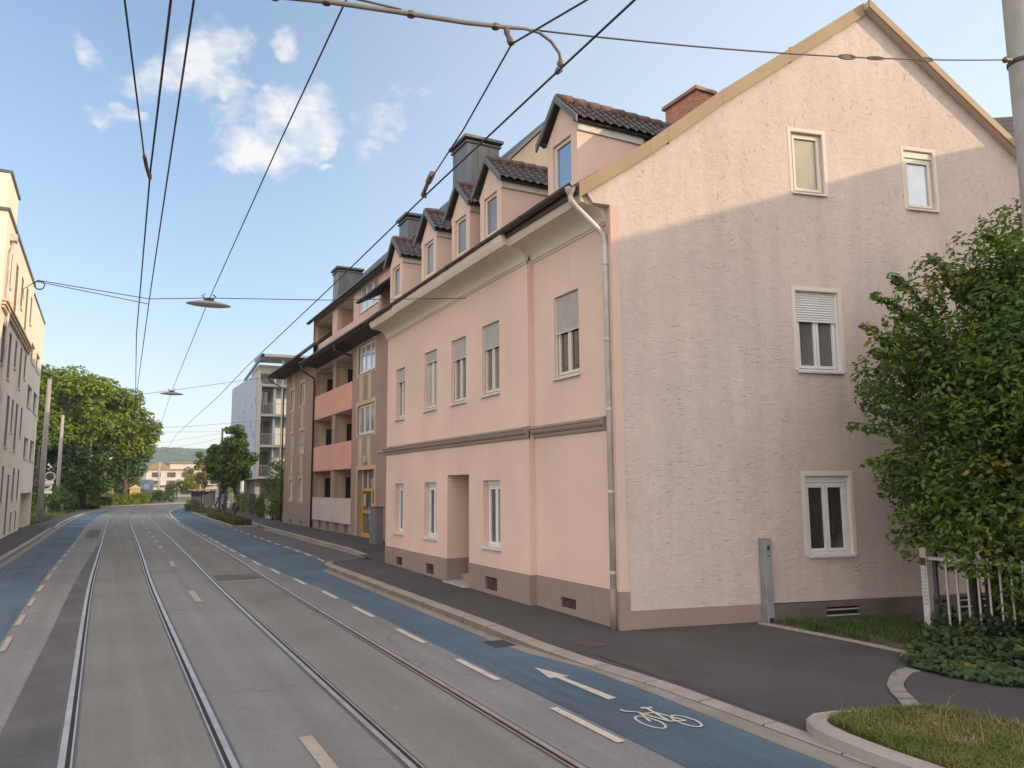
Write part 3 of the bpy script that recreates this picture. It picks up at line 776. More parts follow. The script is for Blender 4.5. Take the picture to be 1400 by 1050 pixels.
# hairline shadow joint round the surrounds is their own thickness; verge boards
mb = MB(TG)
L = [(-.66,8.02),(.75,8.97),(2.31,10.17),(5.74,12.57)]
for (a,za),(b,zb) in zip(L,L[1:]): mb.prism([(a,za-.27,.0),(b,zb-.27,.0),(b,zb+.02,.0),(a,za+.02,.0)],(0,0,.06))
mb.prism([(5.74,12.40,.17),(12.2,7.44,.17),(12.2,7.63,.17),(5.74,12.59,.17)],(0,0,.035))
sf = MB(TG); sf.prism([(5.74,12.415,.002),(12.19,7.455,.002),(12.19,7.60,.002),(5.74,12.55,.002)],(0,0,.165)); sf.build('verge_soffit', M['gable_smooth'], house)
v_ = mb.build('verge_board', M['verge'], house, bevel=.006)
for (u, z) in ((1.15,9.27),(3.9,11.29)):
    mb = MB(TG); mb.box(u-.008,u+.008,z-.29,z+.03,.0,.063); mb.build('board_joint', M['verge'], v_)
# roof: two slopes running back along the street
E_Y = 23.25
def RP(u, z, far): 
    x, y, _ = TG(u, z, .02 if u < 5.8 else .15)
    return (x, E_Y if far else y, z)
mb = MB()
for (a,za),(b,zb) in zip(ROOF,ROOF[1:]):
    A,B,C_,D_ = RP(a,za,0),RP(b,zb,0),RP(b,zb,1),RP(a,za,1)
    lo = lambda p: (p[0],p[1],p[2]-.09)
    mb.add([A,B,C_,D_,lo(A),lo(B),lo(C_),lo(D_)],[(0,1,2,3),(4,5,6,7),(0,1,5,4),(2,3,7,6),(3,0,4,7)])
mb.build('roof', M['tile'], house, recalc=False)
roof = house.children[-1]
# wavy tile ends showing along the eave
mb = MB(); n = 0
y = 11.25
while y < 23.2:
    V = []; F = []
    for i in range(2):
        for k in range(7):
            a = pi*k/6; u = -.67+.62*i; z = roofz(u)+.005
            V.append((HX+GX*u, y+.1-.1*cos(a), z+.055*sin(a)))
    for k in range(6): F.append((k,k+1,7+k+1,7+k))
    mb.add(V,F); mb.add([V[k] for k in range(7)],[tuple(range(7))])
    y += .215
mb.build('eave_tiles', M['tile'], roof, recalc=False, smooth=False)
mb = MB(); p0 = TG(5.74,12.56,.02)
yy = p0[1]
while yy < E_Y-.3:
    mb.tube([(p0[0],yy+.1,12.36),(p0[0],yy+.50,12.38)],[.125,.14],10); yy += .36
mb.build('ridge_tile_row', M['ridge'], roof, smooth=True)

# street front in three sections, stepping back towards the gable
FS = [(20.9,23.2,7.80),(13.94,20.9,7.76),(11.30,13.94,7.90)]
up = {0:[(21.60,22.38,4.66,6.20)], 1:[(18.99,19.89,4.71,6.33),(17.10,18.0,4.71,6.35),(15.28,16.18,4.73,6.39)], 2:[(12.18,13.10,4.76,6.42)]}
gr = {0:[(21.60,22.38,1.28,2.73)], 1:[(18.97,19.85,1.28,2.75),(15.28,16.15,1.27,2.77)], 2:[]}
door = (16.92,18.24,.84,2.92,1.15)
mb = MB()
for k,(a,b,X) in enumerate(FS):
    T = TF(X); mb.T = T; e = .0
    H = [(*h,.15) for h in up[k]]
    mb.wall([(a,3.84),(b,3.84),(b,7.42),(a,7.42)], H, .15)
    H = [(*h,.21) for h in gr[k]]
    if k == 1:   # the door recess cuts the lower edge
        mb.wall([(a,.84),(16.92,.84),(16.92,2.92),(18.24,2.92),(18.24,.84),(b,.84),(b,3.62),(a,3.62)], H, .21)
        mb.poly([(16.92,.84,0),(16.92,2.92,0),(16.92,2.92,-1.2),(16.92,.84,-1.2)]); mb.poly([(18.24,.84,0),(18.24,2.92,0),(18.24,2.92,-1.2),(18.24,.84,-1.2)])
        mb.poly([(16.92,2.92,0),(18.24,2.92,0),(18.24,2.92,-1.2),(16.92,2.92,-1.2)]); mb.poly([(16.92,.84,-1.2),(18.24,.84,-1.2),(18.24,2.92,-1.2),(16.92,2.92,-1.2)])
    else: mb.wall([(a,.84),(b,.84),(b,3.62),(a,3.62)], H, .21)
    mb.poly([(a,3.60,-.02),(b,3.60,-.02),(b,3.86,-.02),(a,3.86,-.02)])
mb.T = None
for x0,x1,y in ((7.76,7.90,13.94),(7.76,7.80,20.9)): mb.poly([(x0,y,.84),(x1,y,.84),(x1,y,7.42),(x0,y,7.42)])
mb.poly([(7.90,11.30,.84),(7.98,11.30,.84),(7.98,11.30,7.6),(7.90,11.30,7.6)])
mb.poly([(7.97,11.04,.3),(7.97,11.34,.3),(7.97,11.34,7.7),(7.97,11.04,7.7)])
mb.poly([(7.80,23.2,-.1),(11.0,23.2,-.1),(11.0,23.2,9.9),(7.80,23.2,7.9)])
fac = mb.build('street_wall', M['facade'], house, recalc=False)
mb = MB()
vents = {0:[(21.64,22.18,.36,.60)], 1:[(19.12,19.69,.35,.61),(15.42,16.04,.34,.63)], 2:[(12.44,12.98,.34,.53)]}
for k,(a,b,X) in enumerate(FS):
    mb.T = TF(X-.012)
    H = [(*h,.1) for h in vents[k]]
    if k == 1: mb.wall([(a,-.2),(16.92,-.2),(16.92,.838),(a,.838)], [h for h in H if h[1] < 16.9], .1); mb.wall([(18.24,-.2),(b,-.2),(b,.838),(18.24,.838)], [h for h in H if h[0] > 18], .1)
    else: mb.wall([(a,-.2),(b,-.2),(b,.838),(a,.838)], H, .1)
mb.T = None
for x0,x1,y in ((7.748,7.888,13.94),(7.748,7.788,20.9)): mb.poly([(x0,y,-.2),(x1,y,-.2),(x1,y,.838),(x0,y,.838)])
for y in (16.922,18.238): mb.poly([(7.748,y,-.2),(8.96,y,-.2),(8.96,y,.838),(7.748,y,.838)])
mb.poly([(8.955,16.92,-.2),(8.955,18.24,-.2),(8.955,18.24,.838),(8.955,16.92,.838)])
mb.poly([(7.888,11.30,-.2),(8.0,11.30,-.2),(8.0,11.30,.838),(7.888,11.30,.838)]); mb.poly([(7.958,11.04,-.2),(7.958,11.34,-.2),(7.958,11.34,.838),(7.958,11.04,.838)])
mb.build('street_plinth', M['plinth'], house, recalc=False)
for k,(a,b,X) in enumerate(FS):
    for h in vents[k]:
        mb = MB(TF(X)); mb.box(h[0],h[1],h[2],h[3],-.115,-.10)
        v = mb.build('cellar_vent', M['sign_k'], house)
        mb = MB(TF(X)); nb = 6
        for q in range(nb): mb.prism([(h[0],h[2]+(h[3]-h[2])*q/nb,-.03),(h[0],h[2]+(h[3]-h[2])*(q+.35)/nb,-.03),(h[0],h[2]+(h[3]-h[2])*(q+.9)/nb,-.09),(h[0],h[2]+(h[3]-h[2])*(q+.55)/nb,-.09)],(h[1]-h[0],0,0))
        mb.box((h[0]+h[1])/2-.01,(h[0]+h[1])/2+.01,h[2],h[3],-.028,-.02)
        mb.build('grille', M['vent'], v)
# windows of the front
sh = {(0,0):.25,(1,0):.17,(1,1):.30,(1,2):.33,(2,0):.44}
for k,(a,b,X) in enumerate(FS):
    for i,h in enumerate(up[k]):
        w = window(house, TF(X), h, .15, 'g_grey' if k < 2 else 'g_dark', 2, shutter=sh[(k,i)], sill=.06, fr='frame_c')
    for i,h in enumerate(gr[k]): window(house, TF(X), h, .21, 'g_grey', 2, box=.09, sill=.06, fr='frame_w')
# door recess: step, inner step and door leaf
mb = MB(); mb.box(7.62,8.5,16.90,18.26,.05,.30); mb.build('door_step', M['stone'], house, bevel=.015)
mb = MB(); mb.box(8.15,8.95,16.93,18.23,.302,.46); mb.build('door_step', M['base_con'], house, bevel=.01)
mb = MB(); mb.box(8.90,8.945,17.1,18.05,.462,2.6); dl = mb.build('front_door', M['bark'], house)
mb = MB(); mb.tube([(8.86,17.2,1.45),(8.86,17.32,1.45)],.014); mb.build('handle', M['steel'], dl)
# string course, following the steps
def front_line(dx):     # plan line of the street front, dx out from the wall
    return [(7.80-dx,23.2+.04),(7.80-dx,20.9),(7.76-dx,20.9-.0),(7.76-dx,13.94),(7.90-dx,13.94),(7.90-dx,11.30)]
def course(prof, name, m, tilt=0., y_end=11.30):
    mb = MB(); segs = [(20.9,23.24,7.80),(13.94-.0,20.9,7.76),(y_end,13.94,7.90)]
    for a,b,X in segs:
        n = len(prof); mx = max(p[0] for p in prof)
        a2 = a-.0 
        V = []
        for y in (a2,b):
            for d,z in prof:
                yy = y-(d if (y == a2 and X == 7.76 and False) else 0)
                V.append((X-d,yy,z+tilt*(13-y)))
        F = [(i,i+1,n+i+1,n+i) for i in range(n-1)]+[tuple(range(n)),tuple(range(2*n-1,n-1,-1))]
        mb.add(V,F)
    return mb.build(name, m, house, recalc=True)
course([(-.03,3.60),(.03,3.62),(.05,3.65),(.05,3.68),(.11,3.72),(.13,3.76),(.13,3.79),(.16,3.80),(.16,3.84),(.02,3.87),(-.03,3.87)], 'string_course', M['string'])
cp = [(-.03,7.37),(.025,7.37),(.025,7.41),(.045,7.41)]
for k in range(9):
    t = k/8*pi/2; cp.append((.06+.37*(1-cos(t)), 7.43+.25*sin(t)))
cp += [(.47,7.685),(.47,7.70),(.55,7.70),(.60,7.80),(.64,7.93),(.64,7.96),(-.03,7.99)]
cor = course(cp, 'cornice', M['cornice'], .009, 11.17)
# dark gap, gutter and its brackets
mb = MB(); n = 10
for yy in (11.12,17.0,23.5): pass
prof = [(cos(pi+pi*k/n)*.085, sin(pi+pi*k/n)*.085) for k in range(n+1)]
prof2 = [(x*.9,z*.9) for x,z in prof[::-1]]
pp = prof+prof2; V = []; ysg = [11.10,23.55]
gzf = lambda y: 8.02-.012*(y-11)
for y in ysg: V += [(7.155+x,y,gzf(y)+z) for x,z in pp]
m_ = len(pp); mb.add(V,[(i,(i+1)%m_,m_+(i+1)%m_,m_+i) for i in range(m_)]+[tuple(range(m_)),tuple(range(2*m_-1,m_-1,-1))])
gut = mb.build('gutter', M['gutter'], house)
mb = MB()
y = 11.5
while y < 23.4: mb.tube([(7.155+.092*cos(pi+pi*k/8),y,gzf(y)+.092*sin(pi+pi*k/8)) for k in range(9)],.009,5); y += .75
mb.box(7.23,7.29,11.1,23.5,7.84,7.99)
mb.build('gutter_bracket_row', M['gutter'], gut)
# downpipe
mb = MB(); R_ = .055
top = [(7.155,11.22,7.96),(7.155,11.22,7.80),(7.17,11.21,7.70),(7.24,11.20,7.62),(7.70,11.17,7.26),(7.80,11.17,7.16),(7.845,11.17,7.02),(7.85,11.17,6.85),(7.85,11.17,.86)]
mb.tube(top, [.05]*2+[.062]+[.055]*6, 14); dp = mb.build('downpipe', M['zinc'], house, smooth=True)
mb = MB()
for z in (6.6,5.2,3.95,2.5,1.12): mb.lathe((7.85,11.17,z),[(.06,0),(.066,.01),(.066,.04),(.06,.05)],14)
mb.lathe((7.155,11.22,7.82),[(.052,0),(.10,.10),(.10,.14)],14)
mb.build('pipe_clip', M['zinc'], dp, smooth=False)
mb = MB(); mb.tube([(7.85,11.17,.88),(7.85,11.17,.2)],.066,14); mb.build('pipe_foot', M['plinth'], dp, smooth=True)

# dormers
def dormer(yc, pane, lab):
    w2 = .57; X0 = 7.90; zt = 9.74; ez = 9.80; rz = 10.50; T = frame((X0,yc,0),(0,-1,0),(-1,0,0))   # u to the right as seen from the street
    ub = uvX(X0)
    zr = lambda X: roofz(uvX(X))
    m = MB(T); hw = (-.36,.34,8.62,9.62,.14)
    m.wall([(-w2,8.30),(w2,8.30),(w2,zt+.02),(0,rz-.10),(-w2,zt+.02)], [hw], .14)
    m.T = None
    for sgn in (-1,1):
        y = yc+sgn*w2; Xe = HX+GX*(.75+(zt-8.96)/.769)
        m.poly([(X0,y,8.30),(X0,y,zt+.02),(Xe+.1,y,zt+.02),(Xe+.1,y,zr(Xe+.1)-.1),(HX+GX*.75,y,8.8)])
    dm = m.build('dormer', M['facade'], house, recalc=False); dm['label'] = lab
    # roof: two slopes of wavy tiles
    sl = (rz-ez)/.74
    def slope(sgn):
        mb = MB(); nx = 0; V = []; F = []
        xs_ = [X0-.14+.035*i for i in range(int((2.95)/.035)+1)]; nt_ = 5
        rows_ = []
        for r in range(nt_):
            for q in (0,1):
                t = (r+q)/nt_; row = []
                for X in xs_:
                    ph = 2*pi*X/.21; wv = .022*sin(ph)+.012*sin(2*ph+.7)
                    yo = .76*(t+(.04 if q else 0)); z = rz-sl*yo+wv+(.028 if q else 0.0)
                    row.append((X, yc+sgn*yo, z+.02))
                rows_.append(row)
        nX = len(xs_)
        for row in rows_: V += row
        for i in range(len(rows_)-1):
            for k in range(nX-1): 
                X = xs_[k]
                if rows_[i][k][2] > zr(X)-.12: F.append((i*nX+k,i*nX+k+1,(i+1)*nX+k+1,(i+1)*nX+k))
        mb.add(V,F); return mb
    a = slope(1); b = slope(-1); a.add(b.v, b.f)
    rf = a.build('dormer_roof', M['tile'], dm, recalc=False, smooth=False)
    # boarding underneath, bargeboards, fascia
    mb = MB()
    Xb = X0+1.9
    for sgn in (-1,1):
        mb.add([(X0-.1,yc,rz-.03),(X0-.1,yc+sgn*.72,rz-sl*.72-.03),(X0+1.85,yc+sgn*.72,rz-sl*.72-.03),(X0+2.7,yc,rz-.03)],[(0,1,2,3)])
        mb.box(X0-.1,X0+1.75,yc+sgn*.60,yc+sgn*.70,rz-sl*.68-.10,rz-sl*.68-.055)
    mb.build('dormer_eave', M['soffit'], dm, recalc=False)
    mb = MB()
    for sgn in (-1,1): mb.prism([(X0-.17,yc,rz+.06),(X0-.17,yc+sgn*.80,rz-sl*.80+.06),(X0-.17,yc+sgn*.80,rz-sl*.80-.09),(X0-.17,yc,rz-.09)],(.045,0,0))
    mb.build('bargeboard', M['metal_dk'], dm, bevel=.004)
    for sgn in (-1,1):
        mb = MB(); mb.box(X0+.003,X0+1.6,yc+sgn*w2+(.002 if sgn > 0 else -.045),yc+sgn*w2+(.045 if sgn > 0 else -.002),zt-.13,zt+.03)
        mb.build('cheek_board', M['cornice'] if abs(yc-12.68) > 3.3 else M['sill'], dm)
    mb = MB(); X = X0-.12; 
    while X < X0+2.75:
        mb.tube([(X,yc,rz+.025),(X+.36,yc,rz+.04)],[.085,.10],10); X += .33
    mb.build('ridge_tile_row', M['ridge'], dm, smooth=True)
    u0,u1,v0,v1 = hw[:4]
    W = MB(T); D = -.11
    W.box(u0+.002,u0+.07,v0,v1-.002,D,D+.06); W.box(u1-.07,u1-.002,v0,v1-.002,D,D+.06); W.box(u0+.07,u1-.07,v1-.075,v1-.002,D,D+.06); W.box(u0+.07,u1-.07,v0,v0+.07,D,D+.06)
    W.build('dormer_window_frame', M['frame_c'], dm, bevel=.004)
    W = MB(T); W.box(u0+.066,u1-.066,v0+.066,v1-.07,D+.015,D+.025); W.build('dormer_pane', M[pane], dm)
for yc, pane, lab in ((12.68,'g_blue','dormer beside the gable with a blue pane'),(15.98,'g_grey','second dormer from the gable'),(17.75,'g_grey','middle dormer of the five'),(19.98,'g_grey','second dormer from the brown building'),(22.78,'g_grey','dormer beside the brown building')):
    dormer(yc, pane, lab)
# brick chimney behind the ridge side
mb = MB(); mb.box(12.25,12.80,13.45,14.62,10.6,12.16); ch = mb.build('brick_chimney', M['brick'], house)
mb = MB(); mb.box(12.18,12.87,13.38,14.69,12.165,12.26); mb.build('chimney_cap', M['conc'], ch, bevel=.012)
mb = MB(); mb.box(12.2,12.86,13.40,14.68,10.7,11.62); mb.build('flashing', M['metal_dk'], ch)
# ------------------------------------------------------------------ brown apartment building with loggias
BX = 10.6
bb = thing('brown_apartment_house', 'brown rendered apartment house with salmon loggia parapets and a yellow door', 'building', (BX,36,.3))
TB = TF(BX)
lg = [(36.85,40.0,2.06,3.52),(40.62,44.30,2.06,3.52),(36.85,40.0,4.88,6.44),(40.62,44.30,4.88,6.44),(36.85,40.0,7.80,9.25),(40.62,44.30,7.80,9.25)]
bw = [(33.30,35.90,7.98,9.38),(33.26,35.88,5.06,6.45)]
dr_ = (33.12,35.72,.37,3.42)
mb = MB(TB); mb.wall([(23.25,-.2),(36.6,-.2),(36.6,9.62),(23.25,9.62)], [(*bw[0],.16),(*bw[1],.16),(*dr_,.30)], .2); mb.build('bay_wall', M['brown'], bb, recalc=False)
mb = MB(TB); mb.wall([(36.6,.86),(44.4,.86),(44.4,9.62),(36.6,9.62)], [(*h,1.4) for h in lg], 1.4)
mb.build('loggia_wall', M['brown'], bb, recalc=False)
mb = MB(TB); mb.wall([(36.6,-.2),(44.4,-.2),(44.4,.86),(36.6,.86)], [(37.3+1.75*k,37.95+1.75*k,.40,.82,.3) for k in range(4)], .3, -.01)
for k in range(4): mb.box(37.28+1.75*k,37.97+1.75*k,.40,.83,-.3,-.28)
mb.build('base_wall', M['base_con'], bb, recalc=False)
mb = MB(TB)
for z0, z1 in ((2.06,3.52),(4.88,6.44),(7.80,9.25)):
    mb.box(36.87,39.98,z0-.5,z1,-1.42,-1.40); mb.box(40.64,44.28,z0-.5,z1,-1.42,-1.40)
lw_ = mb.build('loggia_back', M['logg'], bb)
for z0, z1 in ((2.06,3.52),(4.88,6.44),(7.80,9.25)):
    mb = MB(TB); mb.box(36.87,39.98,z1-.012,z1-.004,-1.4,-.01); mb.box(40.64,44.28,z1-.012,z1-.004,-1.4,-.01)
    mb.build('loggia_ceiling', M['loggceil'], bb)
for z0 in (1.0,3.85,6.75):
    for u0 in (38.7,42.3):
        mb = MB(TB); mb.box(u0,u0+.9,z0,z0+2.25,-1.399,-1.34); d_ = mb.build('balcony_door', M['frame_c'], bb)
        mb = MB(TB); mb.box(u0+.12,u0+.78,z0+.15,z0+2.12,-1.338,-1.33); mb.build('pane', M['g_dark'], d_)
for i,(z0,z1,m) in enumerate(((.84,2.07,'palepanel'),(3.52,4.88,'salmon'),(6.44,7.80,'salmon'))):
    mb = MB(TB); mb.box(36.78,40.52,z0,z1,-.06,.05); mb.box(40.56,44.36,z0,z1,-.06,.05); mb.build('parapet', M[m], bb, bevel=.008)
# ochre trim of the bay, windows and the door
mb = MB(TB)
def trim(u0,u1,v0,v1,b,bl=.14): 
    mb.box(u0-b,u0,v0-bl,v1+b,-.01,.022); mb.box(u1,u1+b,v0-bl,v1+b,-.01,.022); mb.box(u0,u1,v1,v1+b,-.01,.022)
    if bl > 0: mb.box(u0,u1,v0-bl,v0,-.01,.022)
trim(*bw[0],.20); trim(*bw[1],.20); trim(*dr_,.20,0)
for u in (33.75,35.05):
    mb.box(u,u+.55,6.66,7.83,-.01,.02); mb.box(u,u+.55,3.63,4.91,-.01,.02)
mb.build('ochre_trim', M['brown_c'], bb)
for h in bw: window(bb, TB, h, .14, 'g_sky' if h[2] > 7 else 'g_grey', 3, sill=.06, bars=(.68,) if h[2] > 7 else ())
mb = MB(TB); u0,u1,v0,v1 = dr_; D = -.28
for a in (u0,u0+(u1-u0)*.42-.06,u1-.12): mb.box(a,a+.12,v0,2.56,D,D+.07)
for z in (v0,1.42,2.44): mb.box(u0+.12,u1-.12,z,z+.14,D,D+.068)
dy = mb.build('entrance_door', M['door_y'], bb)
mb = MB(TB); mb.box(u0,u1,v0,v1,D-.03,D-.01); mb.build('door_pane', M['g_grey'], dy)
mb = MB(TB)
for a in (u0,u0+.85,u0+1.7,u1-.07): mb.box(a,a+.07,2.57,v1,D,D+.06)
mb.build('transom_frame', M['frame_c'], dy)
mb = MB(TB); mb.box(33.55,34.2,1.68,1.9,D+.071,D+.075); mb.box(35.0,35.35,1.75,2.3,D+.071,D+.075); mb.build('paper_notice', M['sign_w'], dy)
mb = MB(TB); mb.tube([(34.35,1.2,D+.1),(34.35,1.75,D+.1)],.02); mb.build('handle', M['steel'], dy)
mb = MB(TB); mb.box(34.2,34.5,3.72,4.05,.022,.14); mb.build('porch_lamp', M['lampglass'], bb, bevel=.03)
# lower eave: sloped tiles over a dark boxed soffit
def eave(y0,y1,xo,zo,xi,zi,nm='eave_roof'):
    mb = MB(); mb.add([(xo,y0,zo+.16),(xo,y1,zo+.16),(xi,y1,zi),(xi,y0,zi)],[(0,1,2,3)]); r = mb.build(nm, M['tile'], bb, recalc=False)
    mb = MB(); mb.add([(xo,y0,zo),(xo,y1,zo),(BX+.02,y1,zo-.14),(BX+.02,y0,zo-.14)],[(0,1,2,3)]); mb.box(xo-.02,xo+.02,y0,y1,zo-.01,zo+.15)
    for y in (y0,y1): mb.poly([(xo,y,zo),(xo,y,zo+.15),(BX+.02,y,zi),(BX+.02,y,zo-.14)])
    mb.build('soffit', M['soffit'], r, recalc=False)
    mb = MB(); mb.tube([(xo-.07,y0,zo+.13),(xo-.07,y1,zo+.13)],.075,10); mb.build('gutter', M['gutter'], r, smooth=True)
    return r
eave(24.0,44.2,9.70,9.58,10.62,10.48)
for z0, z1 in ((2.06,3.52),(4.88,6.44),(7.80,9.25)):
    for u1 in (39.99,44.29):
        s_ = MB(TB); s_.box(u1-.03,u1,z0-.9,z1,-1.395,-.22); sw = s_.build('loggia_side_wall', M['logg'], bb)
        s_ = MB(TB); s_.box(u1-.05,u1-.031,z0-.9,z0+1.08,-1.15,-.62); s_.build('side_door', M['sign_k'], sw)
for u1 in (39.94,44.99):
    s_ = MB(TB); s_.box(u1-.03,u1,10.84,12.13,-1.595,-.2); s_.build('loggia_side_wall', M['logg'], bb)
dp = MB()
dp.tube([(9.66,44.1,9.6),(9.66,44.0,9.25),(10.45,44.3,8.9),(10.5,44.38,8.6),(10.5,44.38,.4)],.055,10)
dp.build('downpipe', M['gutter'], bb, smooth=True); dp = MB()
dp.tube([(9.66,36.9,9.6),(9.66,36.9,9.3),(10.5,36.72,9.05)],.055,10); dp.build('downpipe', M['gutter'], bb, smooth=True)
# attic storey with loggias, flush above the eave
ah = [(36.95,39.95,10.84,12.14),(40.98,45.0,10.84,12.14)]
aw = (33.0,35.95,10.98,12.26)
mb = MB(TB); mb.wall([(24.5,10.3),(45.3,10.3),(45.3,12.5),(24.5,12.5)], [(*ah[0],1.6),(*ah[1],1.6),(*aw,.14),(28.5,31.2,10.98,12.26,.14)], 1.6); mb.build('attic_wall', M['attic'], bb, recalc=False)
mb = MB(TB); mb.box(36.6,45.2,10.0,12.4,-1.64,-1.62); mb.build('loggia_back', M['logg'], bb)
mb = MB(TB); mb.box(36.9,45.1,12.128,12.136,-1.6,-.01); mb.build('loggia_ceiling', M['loggceil'], bb)
window(bb, TB, aw, .12, 'g_sky', 3, sill=.05); window(bb, TB, (28.5,31.2,10.98,12.26), .12, 'g_sky', 3, sill=.05)
# upper roof: steep dark slopes, ridge along the street, plastered gable towards the pink house
RX, RZ = 14.7, 16.85
mb = MB()
U = [(10.28,12.18),(RX,RZ),(19.4,12.05)]
def roofpair(mb, U, y0, y1, th=.14):
    for (xa,za),(xb,zb) in zip(U,U[1:]):
        mb.add([(xa,y0,za+th),(xa,y1,za+th),(xb,y1,zb+th),(xb,y0,zb+th),(xa,y0,za),(xa,y1,za),(xb,y1,zb),(xb,y0,zb)],[(0,1,2,3),(4,5,6,7),(0,3,7,4),(1,2,6,5),(0,1,5,4)])
roofpair(mb, U, 23.0, 45.38); ur = mb.build('roof', M['roof_dk'], bb, recalc=False)
mb = MB(); mb.tube([(10.22,24,12.3),(10.22,45.38,12.3)],.06,10); mb.build('gutter', M['gutter'], ur, smooth=True)
mb = MB(); mb.prism([(10.6,23.30,-.2),(19,23.30,-.2),(19,23.30,12.0),(RX,23.30,RZ-.1),(10.6,23.30,12.45)],(0,.25,0)); mb.build('gable_end', M['base_con'], bb)
mb = MB(); mb.prism([(10.6,45.28,9.6),(19,45.28,9.6),(19,45.28,12.0),(RX,45.28,RZ-.1),(10.6,45.28,12.45)],(0,-.25,0)); mb.build('gable_end', M['salmon'], bb)
mb = MB(); mb.box(10.85,19,23.6,45,.0,11.9) if False else None
mb.box(18.7,19.0,23.55,45.0,-.2,12.0); mb.build('rear_wall', M['brown'], bb)
# dark canopy over the attic window next to the pink house
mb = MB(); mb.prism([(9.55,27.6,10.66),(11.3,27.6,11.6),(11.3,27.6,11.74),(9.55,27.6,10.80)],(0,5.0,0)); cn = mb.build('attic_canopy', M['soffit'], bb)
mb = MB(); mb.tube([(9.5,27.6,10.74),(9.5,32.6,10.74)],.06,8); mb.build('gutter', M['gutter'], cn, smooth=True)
# wing beyond the loggias
wl = [(49.75,50.75,1.86,3.11),(46.95,48.05,1.86,3.13),(49.75,50.75,4.72,6.0),(46.95,48.1,4.74,6.05),(49.9,51.0,7.55,8.85),(46.95,48.2,7.64,9.0)]
mb = MB(TB); mb.wall([(44.4,.84),(52.45,.84),(52.45,10.2),(44.4,10.2)], [(*h,.14) for h in wl], .14, .03)
mb.poly([(52.45,-.2,.03),(52.45,10.2,.03),(52.45,10.2,-7),(52.45,-.2,-7)]); mb.poly([(44.4,.84,.03),(44.4,10.2,.03),(44.4,10.2,-.2),(44.4,.84,-.2)])
mb.build('wing_wall', M['brown'], bb, recalc=False)
mb = MB(TB); mb.wall([(44.4,-.2),(52.45,-.2),(52.45,.838),(44.4,.838)], [(46.9,47.5,.42,.66,.2),(49.7,50.3,.42,.66,.2)], .2, .05)
for u in (46.9,49.7): mb.box(u,u+.6,.42,.66,-.16,-.14)
mb.build('wing_base', M['base_con'], bb, recalc=False)
TW = TF(BX-.03); mb = MB(TW)
for h in wl:
    trim(*h[:4],.10,.16)
    mb.box(h[0]-.16,h[1]+.16,h[3]+.10,h[3]+.24,-.01,.03)
for u0,u1,v0,v1 in ((49.98,50.42,3.4,4.52),(47.2,47.75,3.4,4.52),(50.0,50.45,6.28,7.34),(47.25,47.8,6.32,7.42),(50.15,50.6,9.1,10.1)): mb.box(u0,u1,v0,v1,-.01,.02)
mb.build('ochre_trim', M['brown_c'], bb)
for i,h in enumerate(wl): window(bb, TW, h, .14, 'g_grey', 2, sill=.05, shutter=(0,.0,1.,.6,0,0)[i])
mb = MB(); U = [(9.55,10.02),(14.3,14.1),(19.2,10.02)]; roofpair(mb, U, 44.0, 53.4, .16); wr = mb.build('wing_roof', M['tile'], bb, recalc=False)
mb = MB(); mb.add([(9.56,44.0,10.0),(9.56,53.4,10.0),(10.6,53.4,9.96),(10.6,44.0,9.96)],[(0,1,2,3)]); mb.box(9.53,9.57,44.0,53.4,9.96,10.2); mb.build('soffit', M['soffit'], wr, recalc=False)
mb = MB(); mb.tube([(9.47,44,10.1),(9.47,53.4,10.1)],.075,10); mb.tube([(9.47,53.2,10.05),(9.6,53.2,9.8),(10.4,52.55,9.2),(10.45,52.5,.4)],.05,8); mb.build('gutter', M['gutter'], wr, smooth=True)
mb = MB(); mb.prism([(10.6,52.44,9.9),(18.5,52.44,9.9),(14.3,52.44,14.0)],(0,-.2,0)); mb.build('gable_end', M['brown'], bb)
# three sheet-clad chimneys on its roof
def clad_chimney(x0,x1,y0,y1,z0,z1):
    mb = MB(); mb.box(x0,x1,y0,y1,z0,z1); c = mb.build('clad_chimney', M['clad'], bb, bevel=.01)
    mb = MB(); mb.box(x0-.07,x1+.07,y0-.07,y1+.07,z1+.002,z1+.06); mb.box(x0+.1,x1-.1,y0+.1,y1-.1,z1+.062,z1+.17)
    mb.box(x0-.14,x1+.14,y0-.14,y1+.14,z1+.172,z1+.28); mb.build('chimney_cap', M['metal_dk'], c)
    mb = MB()
    for k in (.33,.66): mb.box(x0+(x1-x0)*k-.012,x0+(x1-x0)*k+.012,y0-.02,y0-.001,z0,z1)
    mb.build('seam_strip', M['metal_dk'], c)
clad_chimney(11.85,13.25,26.0,27.4,13.6,15.98)
clad_chimney(11.98,13.02,33.0,34.2,13.4,15.12)
clad_chimney(11.7,13.1,45.0-.9,45.9-.6,13.0,15.4)
mb = MB(TB); mb.tube([(24.2,4.05,.75),(32.9,4.15,.02)],.02,6); mb.build('wire_arm', M['zinc'], bb)

# grey cabinet at the end of the pink house
cb = thing('utility_cabinet', 'tall grey metal cabinet beside the yellow door', 'cabinet', (10.0,31.2,.25))
mb = MB(); mb.box(9.72,10.02,30.1,30.95,.22,1.80); mb.build('cabinet_body', M['cabinet'], cb, bevel=.015)
mb = MB(); mb.box(9.68,10.06,30.06,30.99,1.801,1.84); mb.build('cabinet_lid', M['metal_dk'], cb)
mb = MB(); mb.box(9.70,9.719,30.14,30.51,.36,1.74); mb.box(9.70,9.719,30.54,30.91,.36,1.74); mb.build('cabinet_door', M['cabinet'], cb, bevel=.006)

